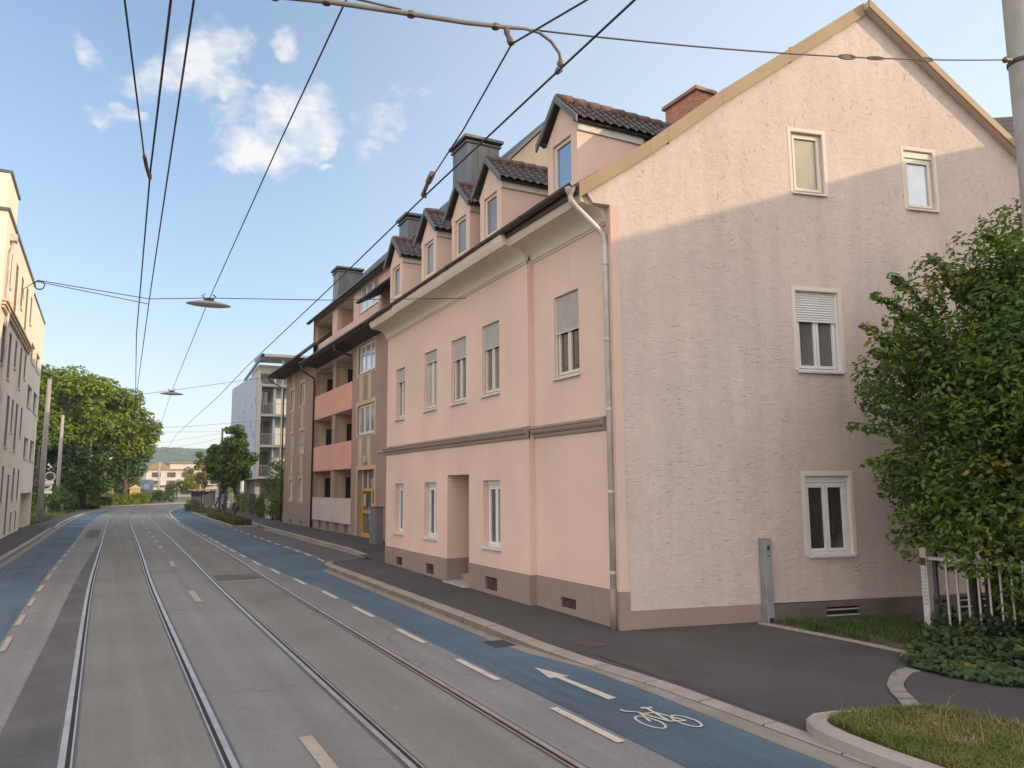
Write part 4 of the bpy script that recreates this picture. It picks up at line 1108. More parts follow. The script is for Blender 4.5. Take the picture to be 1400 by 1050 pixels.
# ------------------------------------------------------------------ grey block beyond with balconies
gb = thing('grey_apartment_block', 'pale grey apartment block on stilts with open balconies and tiny windows', 'building', (12,72.6,.25))
TGB = TF(12.0)
sq = [(85.0,85.9,11.75,12.25),(73.2,73.6,10.3,10.85),(75.0,75.4,9.95,10.5),(79.9,80.4,9.75,10.3),(82.9,83.4,9.5,10.0),(75.4,75.8,8.2,8.7),(73.9,74.3,7.2,7.8),(78.4,78.8,6.2,6.8),(82.,82.4,5.6,6.1)]
mb = MB(TGB); mb.wall([(72.6,3.4),(88.6,3.4),(88.6,13.4),(72.6,13.1)], [(*h,.25) for h in sq], .25)
mb.T = None
mb.poly([(12,88.6,3.4),(24,88.6,3.4),(24,88.6,13.4),(12,88.6,13.4)]); mb.poly([(12,72.6,3.4),(24,72.6,3.4),(24,88.6,3.4),(12,88.6,3.4)])
mb.poly([(12.0,72.6,3.4),(12.25,72.6,3.4),(12.25,72.6,13.1),(12.0,72.6,13.1)]); mb.poly([(12.25,72.6,3.4),(12.25,74.6,3.4),(12.25,74.6,13.1),(12.25,72.6,13.1)])
mb.poly([(12,72.6,13.1),(12,88.6,13.4),(24,88.6,13.4),(24,72.6,13.1)])
mb.build('flank_wall', M['grey_w'], gb, recalc=False)
mb = MB(TGB)
for h in sq: mb.box(h[0],h[1],h[2],h[3],-.06,-.03)
mb.build('small_window', M['g_dark'], gb)
mb = MB(); mb.poly([(12.25,74.6,3.5),(24,74.6,3.5),(24,74.6,13),(12.25,74.6,13)]); mb.build('front_wall', M['white_w'], gb, recalc=False)
mb = MB(); mb.box(13.55,13.75,72.9,74.6,3.5,13); mb.build('partition', M['grey_w'], gb)
for z in (3.42,6.28,9.10,11.85):
    mb = MB(); mb.box(12.26,24,72.4,74.6,z,z+.22); bs = mb.build('balcony_slab', M['slab'], gb)
    mb = MB(); mb.tube([(12.3,72.45,z+1.2),(24,72.45,z+1.2)],.025,6)
    x = 12.35
    while x < 24: mb.box(x-.008,x+.008,72.44,72.46,z+.22,z+1.2); x += .12
    mb.build('railing', M['rail_g'], bs)
    if z < 11:
        mb = MB(); mb.box(12.35,13.5,74.52,74.58,z+.25,z+2.5); mb.build('balcony_door', M['g_grey'], bs)
        mb = MB()
        for x in (12.35,12.88,13.4): mb.box(x,x+.08,74.46,74.515,z+.25,z+2.5)
        mb.build('door_frame', M['rail_g'], bs)
mb = MB(); mb.box(11.97,12.24,72.38,72.59,3.4,13.2); mb.build('corner_post', M['rail_g'], gb)
for x in (12.3,14.2): 
    mb = MB(); mb.box(x-.06,x+.06,72.42,72.54,3.45,14.4 if x > 13 else 12.2); mb.build('balcony_post', M['rail_g'], gb)
mb = MB(); mb.prism([(12.2,71.9,14.55),(24,71.9,14.75),(24,71.9,14.95),(12.2,71.9,14.8)],(0,4,0)); mb.prism([(12.2,71.9,14.55),(12.2,71.9,14.8),(12.2,82,13.7),(12.2,82,13.5)],(.2,0,0)); tr_ = mb.build('roof_canopy', M['rail_g'], gb)
mb = MB(); mb.box(12.6,24,75.5,80,13.1,14.3); mb.build('penthouse_wall', M['loggceil'], gb)
for x in (12.6,18): 
    for y in (74.5,80,86):
        mb = MB(); mb.box(x-.2,x+.2,y-.2,y+.2,0,3.4); mb.build('stilt', M['balc'], gb)
mb = MB(); mb.box(13.5,23.5,77,88,0,3.39); mb.build('ground_floor_wall', M['base_con'], gb)

# ------------------------------------------------------------------ cream apartment house on the left
lb = thing('cream_apartment_house', 'cream apartment house with tall slot windows across the street', 'building', (-4.1,48,.3))
LX = -4.1; TL = frame((LX,0,0),(0,1,0),(1,0,0))
slots = [(38.4,39.5,11.4,12.95),(41.2,42.2,10.75,13.05),(43.9,44.8,11.55,13.1),(46.5,47.5,10.85,13.2),(49.1,50.0,11.75,13.25),
 (38.0,39.0,7.9,9.6),(40.6,41.6,7.6,9.7),(43.2,44.1,8.45,9.8),(45.7,46.7,7.75,9.85),(48.2,49.1,8.55,9.9),
 (38.6,39.6,5.2,6.9),(41.6,42.7,4.6,6.95),(43.7,44.5,5.4,6.95),(45.7,46.7,4.6,6.97),(48.3,49.2,5.42,7.0),
 (41.8,42.6,2.05,3.7),(44.3,45.2,.45,3.35),(46.6,47.5,2.05,3.72),(49.1,50.0,2.05,3.73),(46.8,47.5,.5,1.5),(49.2,49.9,.5,1.5),
 (33.5,34.4,7.6,9.7),(36,36.9,4.6,6.9),(33.5,34.4,4.6,6.9),(36,36.9,2.05,3.7)]
slots += [(y,y+.9,z,z+h) for y in (25.2,27.6,30.2) for z,h in ((2.05,1.65),(4.6,2.3),(7.6,2.1))]
dbl = [(51.2,54.0,7.35,8.6),(55.4,58.4,7.35,8.65),(51.4,54.1,4.38,5.6),(55.4,58.5,4.38,5.65),(51.6,54.2,10.0,11.1),(55.4,58.2,10.0,11.1)]
pas = (51.7,59.25,.1,2.43)
mb = MB(TL); mb.wall([(24,-.2),(59.5,-.2),(59.5,13.65),(50.6,13.65),(50.6,14.1),(36.8,14.1),(36.8,10.2),(24,10.2)], [(*h,.22) for h in slots]+[(*h,.25) for h in dbl]+[(51.7,59.25,-.1,2.43,3.)], .22)
mb.T = None; mb.poly([(LX,59.5,-.2),(LX-12,59.5,-.2),(LX-12,59.5,13.65),(LX,59.5,13.65)]); mb.poly([(LX,36.8,10.2),(LX-2.5,36.8,10.2),(LX-2.5,36.8,14.1),(LX,36.8,14.1)])
mb.poly([(LX,24,-.2),(LX-12,24,-.2),(LX-12,24,10.2),(LX,24,10.2)]); mb.poly([(LX-3,51.7,-.1),(LX-3,59.25,-.1),(LX-3,59.25,2.43),(LX-3,51.7,2.43)])
mb.build('street_wall', M['left_w'], lb, recalc=False)
mb = MB(); mb.box(LX-12,LX+.08,36.7,50.65,14.1,14.22); mb.box(LX-12,LX+.06,50.65,59.6,13.65,13.76); mb.box(LX-12,LX-.5,24,36.7,10.2,10.3); mb.build('roof_edge', M['metal_dk'], lb)
mb = MB(); mb.box(LX-6,LX-.03,36.85,40.2,14.0,15.75); tw = mb.build('stair_tower', M['left_w'], lb)
mb = MB(); mb.box(LX-6.1,LX+.05,36.8,40.3,15.75,15.86); mb.build('tower_coping', M['metal_dk'], tw)
for h in slots:
    mb = MB(TL); mb.box(h[0],h[1],h[2],h[3],-.215,-.19); w = mb.build('slot_window', M['slot'], lb)
    mb = MB(TL); mb.box(h[0]-.06,h[1]+.06,h[2]-.07,h[2]-.005,-.05,.05); mb.box(h[0],h[0]+.07,h[2],h[3],-.168,-.13); mb.box(h[1]-.07,h[1],h[2],h[3],-.168,-.13); mb.build('sill', M['sill'], w)
    mb = MB(TL); mb.box(h[1]-.03,h[1]-.001,h[2],h[3]-.002,-.188,-.006); mb.build('reveal_lining', M['slot'], w)  # thin darker sheet added over the far jamb to darken the slot
for h in dbl: window(lb, TL, h, .2, 'g_mid', 2, sill=.05, fr='rail_g')
mb = MB(TL)
for k in range(3): mb.box(36.9,49.6,10.05+.14*k,10.14+.14*k,0,.12+.05*k)
mb.build('ochre_cornice', M['left_o'], lb)
mb = MB(TL); mb.box(38.0,38.5,13.2,13.5,0,.25); mb.tube([(38.2,13.2,.12),(38.2,12.9,.1),(37.7,12.6,.1),(37.6,10.5,.1),(38.3,10.1,.12),(38.3,.3,.1)],.06,8); mb.build('downpipe', M['zinc'], lb)

# ------------------------------------------------------------------ far and hidden neighbours
th = thing('tiled_roof_house', 'dark tiled roof of a house rising behind the gable', 'house', (36,22,0))
TH = frame((36.0,20.0,0),(.82,-.57,0),(-.57,-.82,0))
mb = MB(TH); mb.box(-4,16,-1,13.5,-12,4.4); mb.build('wall', M['far_w'], th)
mb = MB(TH); V = []; F = []; nr = 16                # rows of tiles stepping down the slope
for r in range(nr):
    for q in (0,1):
        t = (r+q)/nr; V += [(-4.3,19.75-6.2*t+(.05 if q else 0),5.2*t), (16.3,19.75-6.2*t+(.05 if q else 0),5.2*t)]
for i in range(2*nr-1): F.append((2*i,2*i+1,2*i+3,2*i+2))
mb.add(V,F); mb.add([(-4.3,19.75,0),(16.3,19.75,0),(16.3,13.4,-13),(-4.3,13.4,-13)],[(0,1,2,3)]); mb.add([(-4.2,19.7,0),(-4.2,13.5,5.1),(-4.2,13.5,-12.9)],[(0,1,2)])
mb.build('roof', M['tile'], th, recalc=False)
nb = thing('ochre_neighbour_house', 'ochre rendered house across the drive, out of the photo, shading the gable', 'house', (26,-10,0))
mb = MB(); mb.box(20.3,30,-45,4.2,-1,11.1); mb.build('wall', M['neigh'], nb)
mb = MB(); mb.prism([(19.9,4.6,11.15),(30.4,4.6,11.15),(25.1,4.6,12.5)],(0,-50,0)); mb.build('roof', M['tile'], nb)

wb = thing('white_terrace_house', 'pale far apartment house with a flat roof below the wooded hill', 'building', (22,236,.2))
mb = MB(); mb.box(10,30,230,244,0,7.6); mb.box(16,30,232,244,7.6,9.4); mb.build('wall', M['far_w'], wb)
for z in (.9,3.4,5.6): 
    for x in range(5):
        mb = MB(); mb.box(11.5+3.7*x,13.6+3.7*x,229.9,229.98,z,z+1.3); mb.build('window', M['g_mid'], wb)
mb = MB(); mb.box(9.5,30.5,229.5,244.5,7.6,7.85); mb.box(15.5,30.5,231.5,244.5,9.4,9.65); mb.build('roof', M['far_roof'], wb)
mb = MB(); mb.box(12,19,228.6,230,3.4,3.6); mb.box(21,28,228.6,230,3.4,3.6); mb.build('balcony_slab', M['far_w'], wb)
yb = thing('orange_roof_house', 'small far house with an orange roof left of the pale one', 'house', (12,262,.2))
mb = MB(); mb.box(10.5,19,255,264,0,8.2); mb.build('wall', M['far_w'], yb)
mb = MB(); mb.prism([(10,254.5,8.2),(19.5,254.5,8.2),(14.7,254.5,10.6)],(0,10,0)); mb.build('roof', M['far_roof'], yb)
fb = thing('red_roof_house', 'low far house with a dull red roof behind the island trees', 'house', (36,214,.2))
mb = MB(); mb.box(31,46,205,216,0,5.2); mb.build('wall', M['far_w'], fb)
mb = MB(); mb.prism([(30.5,204.5,5.2),(46.5,204.5,5.2),(38.5,204.5,8.4)],(0,12,0)); mb.build('roof', M['far_roof'], fb)
yp = thing('yellow_gate_house', 'sunlit yellow rendered gatepost wall beside the round yellow bush', 'wall', (-1,124,.2))
mb = MB(); mb.box(3.5,4.9,128,129,.0,2.6); mb.build('wall', M['far_y'], yp)
mb = MB(); mb.prism([(3.3,127.8,2.6),(5.1,127.8,2.6),(4.2,127.8,3.2)],(0,1.4,0)); mb.build('coping', M['far_w'], yp)
lp = MB(); lp.box(-1.7,-1.3,104.0,104.4,.1,1.9); lp.box(-1.78,-1.22,103.92,104.48,1.9,2.05); tag(lp.build('gate_pier', M['far_y']), 'small sunlit gate pier at the end of the dark hedge', 'pier')
sh_ = thing('tram_shelter', 'low flat-roofed shelter at the far end of the planted island', 'shelter', (10.6,103,.2))
mb = MB(); mb.box(9.4,13.2,104,106.4,2.35,2.5); mb.build('shelter_roof', M['conc'], sh_)
mb = MB()
for x in (9.9,11.3,12.8): mb.box(x-.05,x+.05,105.9,106.0,0,2.35)
mb.build('shelter_post', M['rail_g'], sh_)
mb = MB(); mb.box(9.95,12.75,106.02,106.06,.4,2.2); mb.build('shelter_panel', M['roof_dk'], sh_)
bo = thing('billboard', 'blue-grey billboard on posts under the dark trees', 'billboard', (6.2,138,.2))
mb = MB(); mb.box(5.35,7.15,138,138.12,2.1,4.05); mb.build('panel', M['sign_b'], bo)
mb = MB(); mb.box(5.85,6.6,137.97,137.995,2.5,3.4); mb.build('poster_figure', M['grey_w'], bo)
mb = MB(); mb.box(6.1,6.3,138.13,138.25,0,4.0); mb.build('post', M['pole'], bo)

# gates, walls and hedge posts in front of the grey block
for i,(x,y,h,m,lab,nm) in enumerate(((10.9,58.6,1.55,'palepanel','pale garden wall end beside the rounded green hedge','garden_wall'),(11.2,67.2,1.9,'roof_dk','dark green metal gate panel between the hedges','metal_gate'))):
    b = MB(); b.box(x,x+(.35 if i == 0 else .12),y,y+(2.4 if i == 0 else 2.6),.2,h+.25)
    if i: 
        for k in range(9): b.box(x-.03,x-.001,y+.1+.28*k,y+.2+.28*k,.3,h+.2)
    tag(b.build(nm, M[m]), lab, 'wall' if i == 0 else 'gate')
kb = thing('advert_column', 'column pasted with black and white posters near the island trees', 'advertising column', (11.3,88,.25))
mb = MB(); mb.lathe((11.3,88,.2),[(.55,0),(.55,2.6)],20); mb.build('column', M['grey_w'], kb)
mb = MB(); random.seed(3)
for k in range(8):
    a = pi+ .2+k*.3; z = .6+.35*(k % 5); mb.box(11.3+.57*cos(a)-.16,11.3+.57*cos(a)+.16,88+.57*sin(a)-.02,88+.57*sin(a)+.02,z,z+.3)
mb.build('poster', M['sign_k'], kb)
mb = MB(); mb.lathe((11.3,88,2.8),[(.62,0),(.66,.1),(.3,.35),(.02,.45)],20); mb.build('cap', M['metal_dk'], kb)

# ------------------------------------------------------------------ gate post, fence, near pole
gp_ = thing('gate_post', 'galvanised square gate post standing against the gable', 'post', (10.49,10.2,.2))
TP = frame(TG(2.72,0,.10),(GX,GY,0),(GY,-GX,0))
mb = MB(TP); mb.box(-.07,.07,.1,1.66,-.08,.10); mb.build('post_body', M['postmetal'], gp_, bevel=.008)
mb = MB(TP); mb.box(-.071,.071,1.661,1.672,-.082,.102); mb.build('post_cap', M['conc'], gp_)
mb = MB(TP); mb.box(-.02,.03,1.47,1.55,.099,.104); mb.box(-.02,.02,1.36,1.385,.099,.104); mb.box(-.04,.05,.22,.30,.099,.108); mb.build('latch_slot', M['sign_k'], gp_)
fe = thing('garden_fence', 'white painted bar fence half buried in the overhanging shrub', 'fence', (11.75,7,.2))
mb = MB(); fy = [8.05-.165*k for k in range(34)]
for y in fy[2:]: mb.box(11.737,11.763,y-.014,y+.014,.30,1.52)
mb.build('bars', M['fence_w'], fe, bevel=.003)
mb = MB(); mb.box(11.725,11.775,2.5,8.02,.27,.335); mb.box(11.725,11.775,2.5,8.02,1.42,1.47); mb.build('rail', M['fence_w'], fe)
mb = MB(); mb.box(11.69,11.80,8.0,8.11,.05,1.60); po = mb.build('fence_post', M['fence_w'], fe, bevel=.006)
mb = MB(); mb.box(11.683,11.688,8.01,8.10,1.33,1.45); mb.build('rust_patch', M['iron'], po)
# scribbled marks down the post, as in the photo
mb = MB(); random.seed(11); z = 1.27
while z > .72:
    for k in range(3):
        y = 8.02+.026*k; a = random.uniform(-.011,.011)
        mb.add([(11.6875,y,z),(11.6875,y+.006,z),(11.6875,y+.006+a,z-.034),(11.6875,y+a,z-.034)],[(0,1,2,3)])
    mb.add([(11.687,8.02,z-.012),(11.687,8.085,z-.018),(11.687,8.085,z-.012),(11.687,8.02,z-.006)],[(0,1,2,3)]); z -= .058
mb.build('scribble', M['cabinet'], po, recalc=False)
mb = MB(); mb.box(11.81,11.86,7.93,7.99,.2,1.58); mb.build('hinge_post', M['roof_dk'], fe)
mb = MB(); mb.tube([(11.74,8.1,1.60),(11.74,8.0,1.64),(11.74,7.8,1.655),(11.74,7.55,1.64)],.014,6); mb.build('handrail', M['fence_w'], fe, smooth=True)

np_ = thing('overhead_line_pole', 'tall concrete tram line pole rising past the roof corner at the shrub', 'pole', (10.93,5.5,.2))
mb = MB(); mb.tube([(10.93,5.5,.1),(10.93,5.5,3),(10.93,5.5,11.5)],[.19,.18,.15],20); mb.build('pole_shaft', M['nearpole'], np_, smooth=True)
mb = MB(); mb.lathe((10.93,5.5,8.36),[(.172,0),(.178,.01),(.178,.05),(.172,.06)],20); mb.build('pole_band', M['wire'], np_)

# left-hand poles
def pole(x, y, h, r, lab, m='pole'):
    mb = MB(); mb.tube([(x,y,.1),(x,y,h*.5),(x+.02,y,h)],[r,r*.88,r*.7],14); o = mb.build('overhead_line_pole', M[m], None, smooth=True)
    return tag(o, lab, 'pole', 'poles carrying the overhead wires')
pole(-3.85,63.9,10.5,.205,'thick grey pole rising beside the corner of the cream house')
pole(-4.3,96,10.6,.22,'pale pole behind the round traffic signs against the trees')
pole(-1.7,108,9.6,.17,'thin pole whose top shows over the dark conifer')
pole(1.2,126,4.2,.13,'short thin pole at the sunlit hedge')
pole(2.9,136,6.1,.15,'thin pole beside the round yellow bush')
pole(8.6,150,7.3,.2,'far grey pole beside the billboard')
pole(10.3,82,8.6,.13,'brown wooden pole rising behind the island trees','wood')
pole(17.3,168,5.6,.13,'thin far pole before the pale house')
bl_ = MB(); bl_.lathe((-3.5,88,.15),[(.14,0),(.14,.9),(.10,.98),(.02,1.0)],12); tag(bl_.build('bollard', M['pole'], smooth=True), 'short pale bollard on the grass behind the left pavement', 'bollard')
# traffic sign
ts = thing('traffic_sign', 'post with two round traffic signs and a white plate before the hedge', 'traffic sign', (-4.45,82,.2))
mb = MB(); mb.tube([(-4.45,82,.1),(-4.45,82,3.6)],.04,10); mb.build('post', M['rail_g'], ts)
def disc(cx, cy, cz, r, m, name, par, d=0):
    mb = MB(); n = 24
    P = [(cx+r*cos(2*pi*k/n), cy-d, cz+r*sin(2*pi*k/n)) for k in range(n)]; mb.prism(P,(0,.02,0)); return mb.build(name, M[m], par)
a = disc(-4.35,81.9,3.75,.46,'sign_g','sign_disc',ts); disc(-4.33,81.9,3.78,.34,'sign_k','sign_symbol',a,.025)
a = disc(-4.5,81.9,2.88,.40,'sign_g','sign_disc',ts)
mb = MB(); mb.prism([(-4.74,81.87,2.80),(-4.60,81.87,2.68),(-4.34,81.87,2.80),(-4.26,81.87,3.02),(-4.42,81.87,2.92),(-4.58,81.87,2.95)],(0,.02,0)); mb.build('sign_symbol', M['sign_k'], a)
mb = MB(); mb.box(-4.75,-4.0,81.86,81.88,3.12,3.35); mb.build('sign_plate', M['sign_w'], ts); mb = MB(); mb.box(-4.9,-4.1,81.88,81.9,2.25,2.5); mb.build('sign_plate', M['sign_w'], ts)

# ------------------------------------------------------------------ overhead wires
def wire(name, pts, r, lab, cat='overhead wire', grp=None, m='wire', n=6):
    mb = MB(); mb.tube(pts, r, n); o = mb.build(name, M[m], None, smooth=True); return tag(o, lab, cat, grp)
def sag(a, b, d, n=12):
    a, b = Vector(a), Vector(b); return [tuple(a.lerp(b, t/n)-Vector((0,0,d*4*(t/n)*(1-t/n)))) for t in range(n+1)]
CZ = 6.25
def along(pts): return [tuple(p) for p in pts]
wire('contact_wire', [(3.28,-12,CZ),(3.30,0,CZ),(3.33,5.43,CZ),(3.36,8.6,CZ),(3.47,14,CZ),(3.62,24,CZ),(3.85,32,CZ),(4.2,57,CZ),(5.3,84,CZ),(9,101,CZ),(20,118,CZ)], .0105, 'contact wire sweeping over the blue lane side track and before the dormers', 'contact wire', 'tram contact wires')
wire('contact_wire', [(.2,-12,CZ),(.245,5.5,CZ),(.28,9.3,CZ),(.5,20,CZ),(.95,34,CZ),(1.2,46,CZ),(2.2,80,CZ),(5,100,CZ),(14,118,CZ)], .0105, 'contact wire with an insulator at the top of the photo over the left track', 'contact wire', 'tram contact wires')
wire('feeder_wire', [(.40,-12,6.32),(.405,5.75,6.32),(.59,15.7,6.35),(.96,33.5,6.30),(1.4,50,6.3)], .0095, 'thin wire running just beside the left contact wire, knob at the photo top', 'overhead wire')
wire('guy_wire', along([(-.35,-3,6.9),(-.07,5.9,6.28),(.20,8.98,6.27)]), .0085, 'short wire slanting in from the upper left to clamp on the left contact wire')
cl = MB(); cl.tube([(.20,8.98,6.27),(.235,9.2,6.23),(.285,9.5,6.22),(.285,9.5,6.27)],.022,6); tag(cl.build('wire_clamp', M['ins']), 'small clamp where the slanting wire meets the left contact wire', 'clamp')
wire('feeder_wire', [(1.55,-12,6.68),(1.57,5.65,6.68),(1.62,8.9,6.68),(1.80,17.4,6.68),(2.32,35,6.66),(3.3,61,6.62)], .0085, 'lamp carrying wire that runs through the hanging lamps down the street middle')
wire('guy_wire', along([(4.0,2.0,6.62),(3.22,4.72,6.50),(2.89,5.42,6.40),(3.12,6.95,6.33),(3.30,8.55,6.27)]), .009, 'wire slanting from the bracket down to the house side contact wire')
cl = MB(); cl.tube([(3.27,8.3,6.29),(3.32,8.62,6.24),(3.36,8.62,6.23),(3.36,8.62,6.27)],.026,6); cl.tube([(3.24,8.1,6.31),(3.27,8.3,6.29)],.04,8); tag(cl.build('wire_clamp', M['ins']), 'clamp with a small insulator on the contact wire before the second chimney', 'clamp')
cl = MB(); cl.tube([(.12,4.3,6.62),(.20,4.85,6.42),(.235,5.15,6.30)],.012,6); cl.tube([(.235,5.15,6.30),(.243,5.3,6.275),(.246,5.36,6.26),(.25,5.42,6.27),(.255,5.5,6.25)],[.014,.026,.016,.028,.014],8); tag(cl.build('wire_clamp', M['ins'], smooth=True), 'forked insulator on the left contact wire at the top edge of the photo', 'clamp')
# bracket rod that holds the contact wire aside
br = thing('wire_bracket', 'bent grey rod bracket that holds the house side contact wire', 'bracket', (2.9,5.43,6.5))
mb = MB(); mb.tube([(-1.5,5.43,6.15),(.3,5.43,6.18),(.92,5.43,6.235),(1.3,5.43,6.31),(1.98,5.43,6.41),(2.45,5.43,6.475),(2.84,5.43,6.545),(3.02,5.43,6.585),(3.17,5.43,6.59),(3.29,5.43,6.54),(3.375,5.43,6.45),(3.385,5.43,6.37)],[.020]*6+[.018]+[.014]*5,10); mb.build('rod', M['brack'], br, smooth=True)
mb = MB(); mb.tube([(3.385,5.43,6.385),(3.38,5.43,6.345),(3.375,5.43,6.335),(3.37,5.43,6.295),(3.34,5.43,6.255)],[.022,.034,.022,.034,.02],10); mb.build('insulator', M['ins'], br, smooth=True)
mb = MB(); mb.tube([(2.84,5.43,6.54),(2.85,5.43,6.50),(2.86,5.43,6.47),(2.88,5.43,6.43),(2.89,5.42,6.40)],[.02,.03,.02,.032,.03],8); mb.build('insulator', M['ins'], br, smooth=True)
mb = MB()
for x,z in ((1.98,6.41),(1.3,6.31),(2.74,6.525),(.92,6.235)): mb.lathe((x,5.43,z-.02),[(.034,0),(.034,.035)],10)
mb.build('rod_collar', M['ins'], br)
# span wire from the bracket to the near pole
spn = thing('span_wire', 'span wire with shackles from the bracket across the gable to the near pole', 'overhead wire', (7,5.45,7.5))
P0, P1 = Vector((2.9,5.43,6.56)), Vector((10.76,5.5,8.40))
sp = sag(P0, P1, -.02 if False else .10, 16)
mb = MB(); mb.tube(sp, .0080, 6); mb.build('cable', M['wire'], spn, smooth=True)
def on(t): return P0.lerp(P1, t)-Vector((0,0,.10*4*t*(1-t)))
def loop_at(t, L_, w_, name):
    c = on(t); d = (on(t+.01)-on(t-.01)).normalized(); u = Vector((0,0,1)) - d*d.z; pts = []
    for k in range(17):
        a = 2*pi*k/16; pts.append(tuple(c+d*L_*cos(a)+u*w_*sin(a)))
    mb = MB(); mb.tube(pts, .0085, 6, False); mb.build(name, M['wire'], spn, smooth=True)
for t in (.555,.745): loop_at(t,.15,.026,'shackle')
loop_at(.62,.16,.018,'turnbuckle')
mb = MB(); c = on(.965); e = on(.99); mb.tube([tuple(c),tuple(c.lerp(e,.3)),tuple(c.lerp(e,.5)),tuple(c.lerp(e,.8)),tuple(e)],[.02,.045,.02,.045,.02],10); mb.build('insulator', M['ins'], spn, smooth=True)
wire('span_wire', sag((-2.6,5.43,6.3),(1.9,5.44,6.43),.04), .009, 'thin span wire lying along the grey bracket rod at the photo top')
# cross spans that carry the lamps
def cross(y, pts, lab, r=.009): wire('span_wire', [(x,yy,z) for x,yy,z in pts], r, lab, 'span wire', 'span wires across the street')
cross(17,[(-4.02,44.5,12.0),(-2.2,24,8.0),(-1.33,17,6.64),(.63,17.2,6.53),(1.80,17.4,6.72),(4.31,17.2,6.90),(7.8,17.1,7.3)],'span wire with a coiled end holding the large hanging lamp over the street')
wire('span_wire', [(-1.35,17.02,6.62),(.1,17.08,6.46),(.63,17.2,6.42)], .008, 'second thin strand under the coiled span wire')
cl = MB(); cl.tube([(-1.30+.085*cos(2*pi*k/16),17.0,6.55+.085*sin(2*pi*k/16)) for k in range(17)],.013,6,False); tag(cl.build('wire_coil', M['wire'], smooth=True), 'coil of spare cable hanging on the span wire before the cream house', 'cable coil')
cross(35,[(-3.85,63.7,9.2),(1.0,35.3,6.5),(2.33,35,6.72),(10.5,38,8.7)],'span wire holding the second hanging lamp')
cross(60,[(-3.9,63.9,9.3),(3.25,60,6.6),(10.4,78,8.0)],'span wire holding the third hanging lamp')
cross(75,[(-4.3,96,9.6),(3.7,74,6.5),(11,82,8.2)],'span wire holding the farthest hanging lamp')
cross(85,[(-1.7,108,8.9),(4.5,90,6.4),(10.3,82,7.6)],'thin far span wire from the conifer pole to the wooden pole')
cross(50,[(-3.85,63.8,8.1),(1.5,52,6.3),(4.2,50,6.3),(10.5,49,7.0)],'span wire crossing the salmon parapet of the brown house')

# hanging lamps: one is built, then copied
lampT = thing('hanging_street_lamp', 'large flat hanging lamp, the nearest over the street', 'street lamp', (1.80,17.4,6.70), 'lamps hung over the street')
mb = MB(); n = 28; V = []; F = []
prof = [(.02,.035),(.12,.035),(.22,.02),(.38,-.015),(.455,-.04),(.46,-.052),(.45,-.06)]
for r,z in prof:
    for k in range(n):
        t = 2*pi*k/n; V.append((1.80+r*cos(t),17.4+r*.42*sin(t),6.62+z))
for i in range(len(prof)-1):
    for k in range(n): F.append((i*n+k,i*n+(k+1) % n,(i+1)*n+(k+1) % n,(i+1)*n+k))
F.append(tuple(range(n))); mb.add(V,F); mb.build('lamp_housing', M['lamp'], lampT, smooth=True)
mb = MB(); V = []; F = []
prof = [(.445,-.061),(.34,-.083),(.18,-.095),(.01,-.10)]
for r,z in prof:
    for k in range(n):
        t = 2*pi*k/n; V.append((1.80+r*cos(t),17.4+r*.42*sin(t),6.62+z))
for i in range(len(prof)-1):
    for k in range(n): F.append((i*n+k,i*n+(k+1) % n,(i+1)*n+(k+1) % n,(i+1)*n+k))
mb.add(V,F); mb.build('lamp_cover', M['lampglass'], lampT, smooth=True)
mb = MB(); mb.box(1.70,1.90,17.34,17.46,6.655,6.70); mb.tube([(1.72,17.4,6.70),(1.66,17.4,6.76),(1.72,17.4,6.80)],.015,6); mb.tube([(1.88,17.4,6.70),(1.94,17.4,6.76),(1.88,17.4,6.80)],.015,6); mb.build('lamp_hanger', M['wire'], lampT)
dup(lampT, (2.33,35,6.70), 'second hanging lamp down the street, at half the size')
dup(lampT, (3.25,60,6.6), 'third hanging lamp, seen small before the trees')
dup(lampT, (3.7,74,6.5), 'farthest hanging lamp, just under the third')
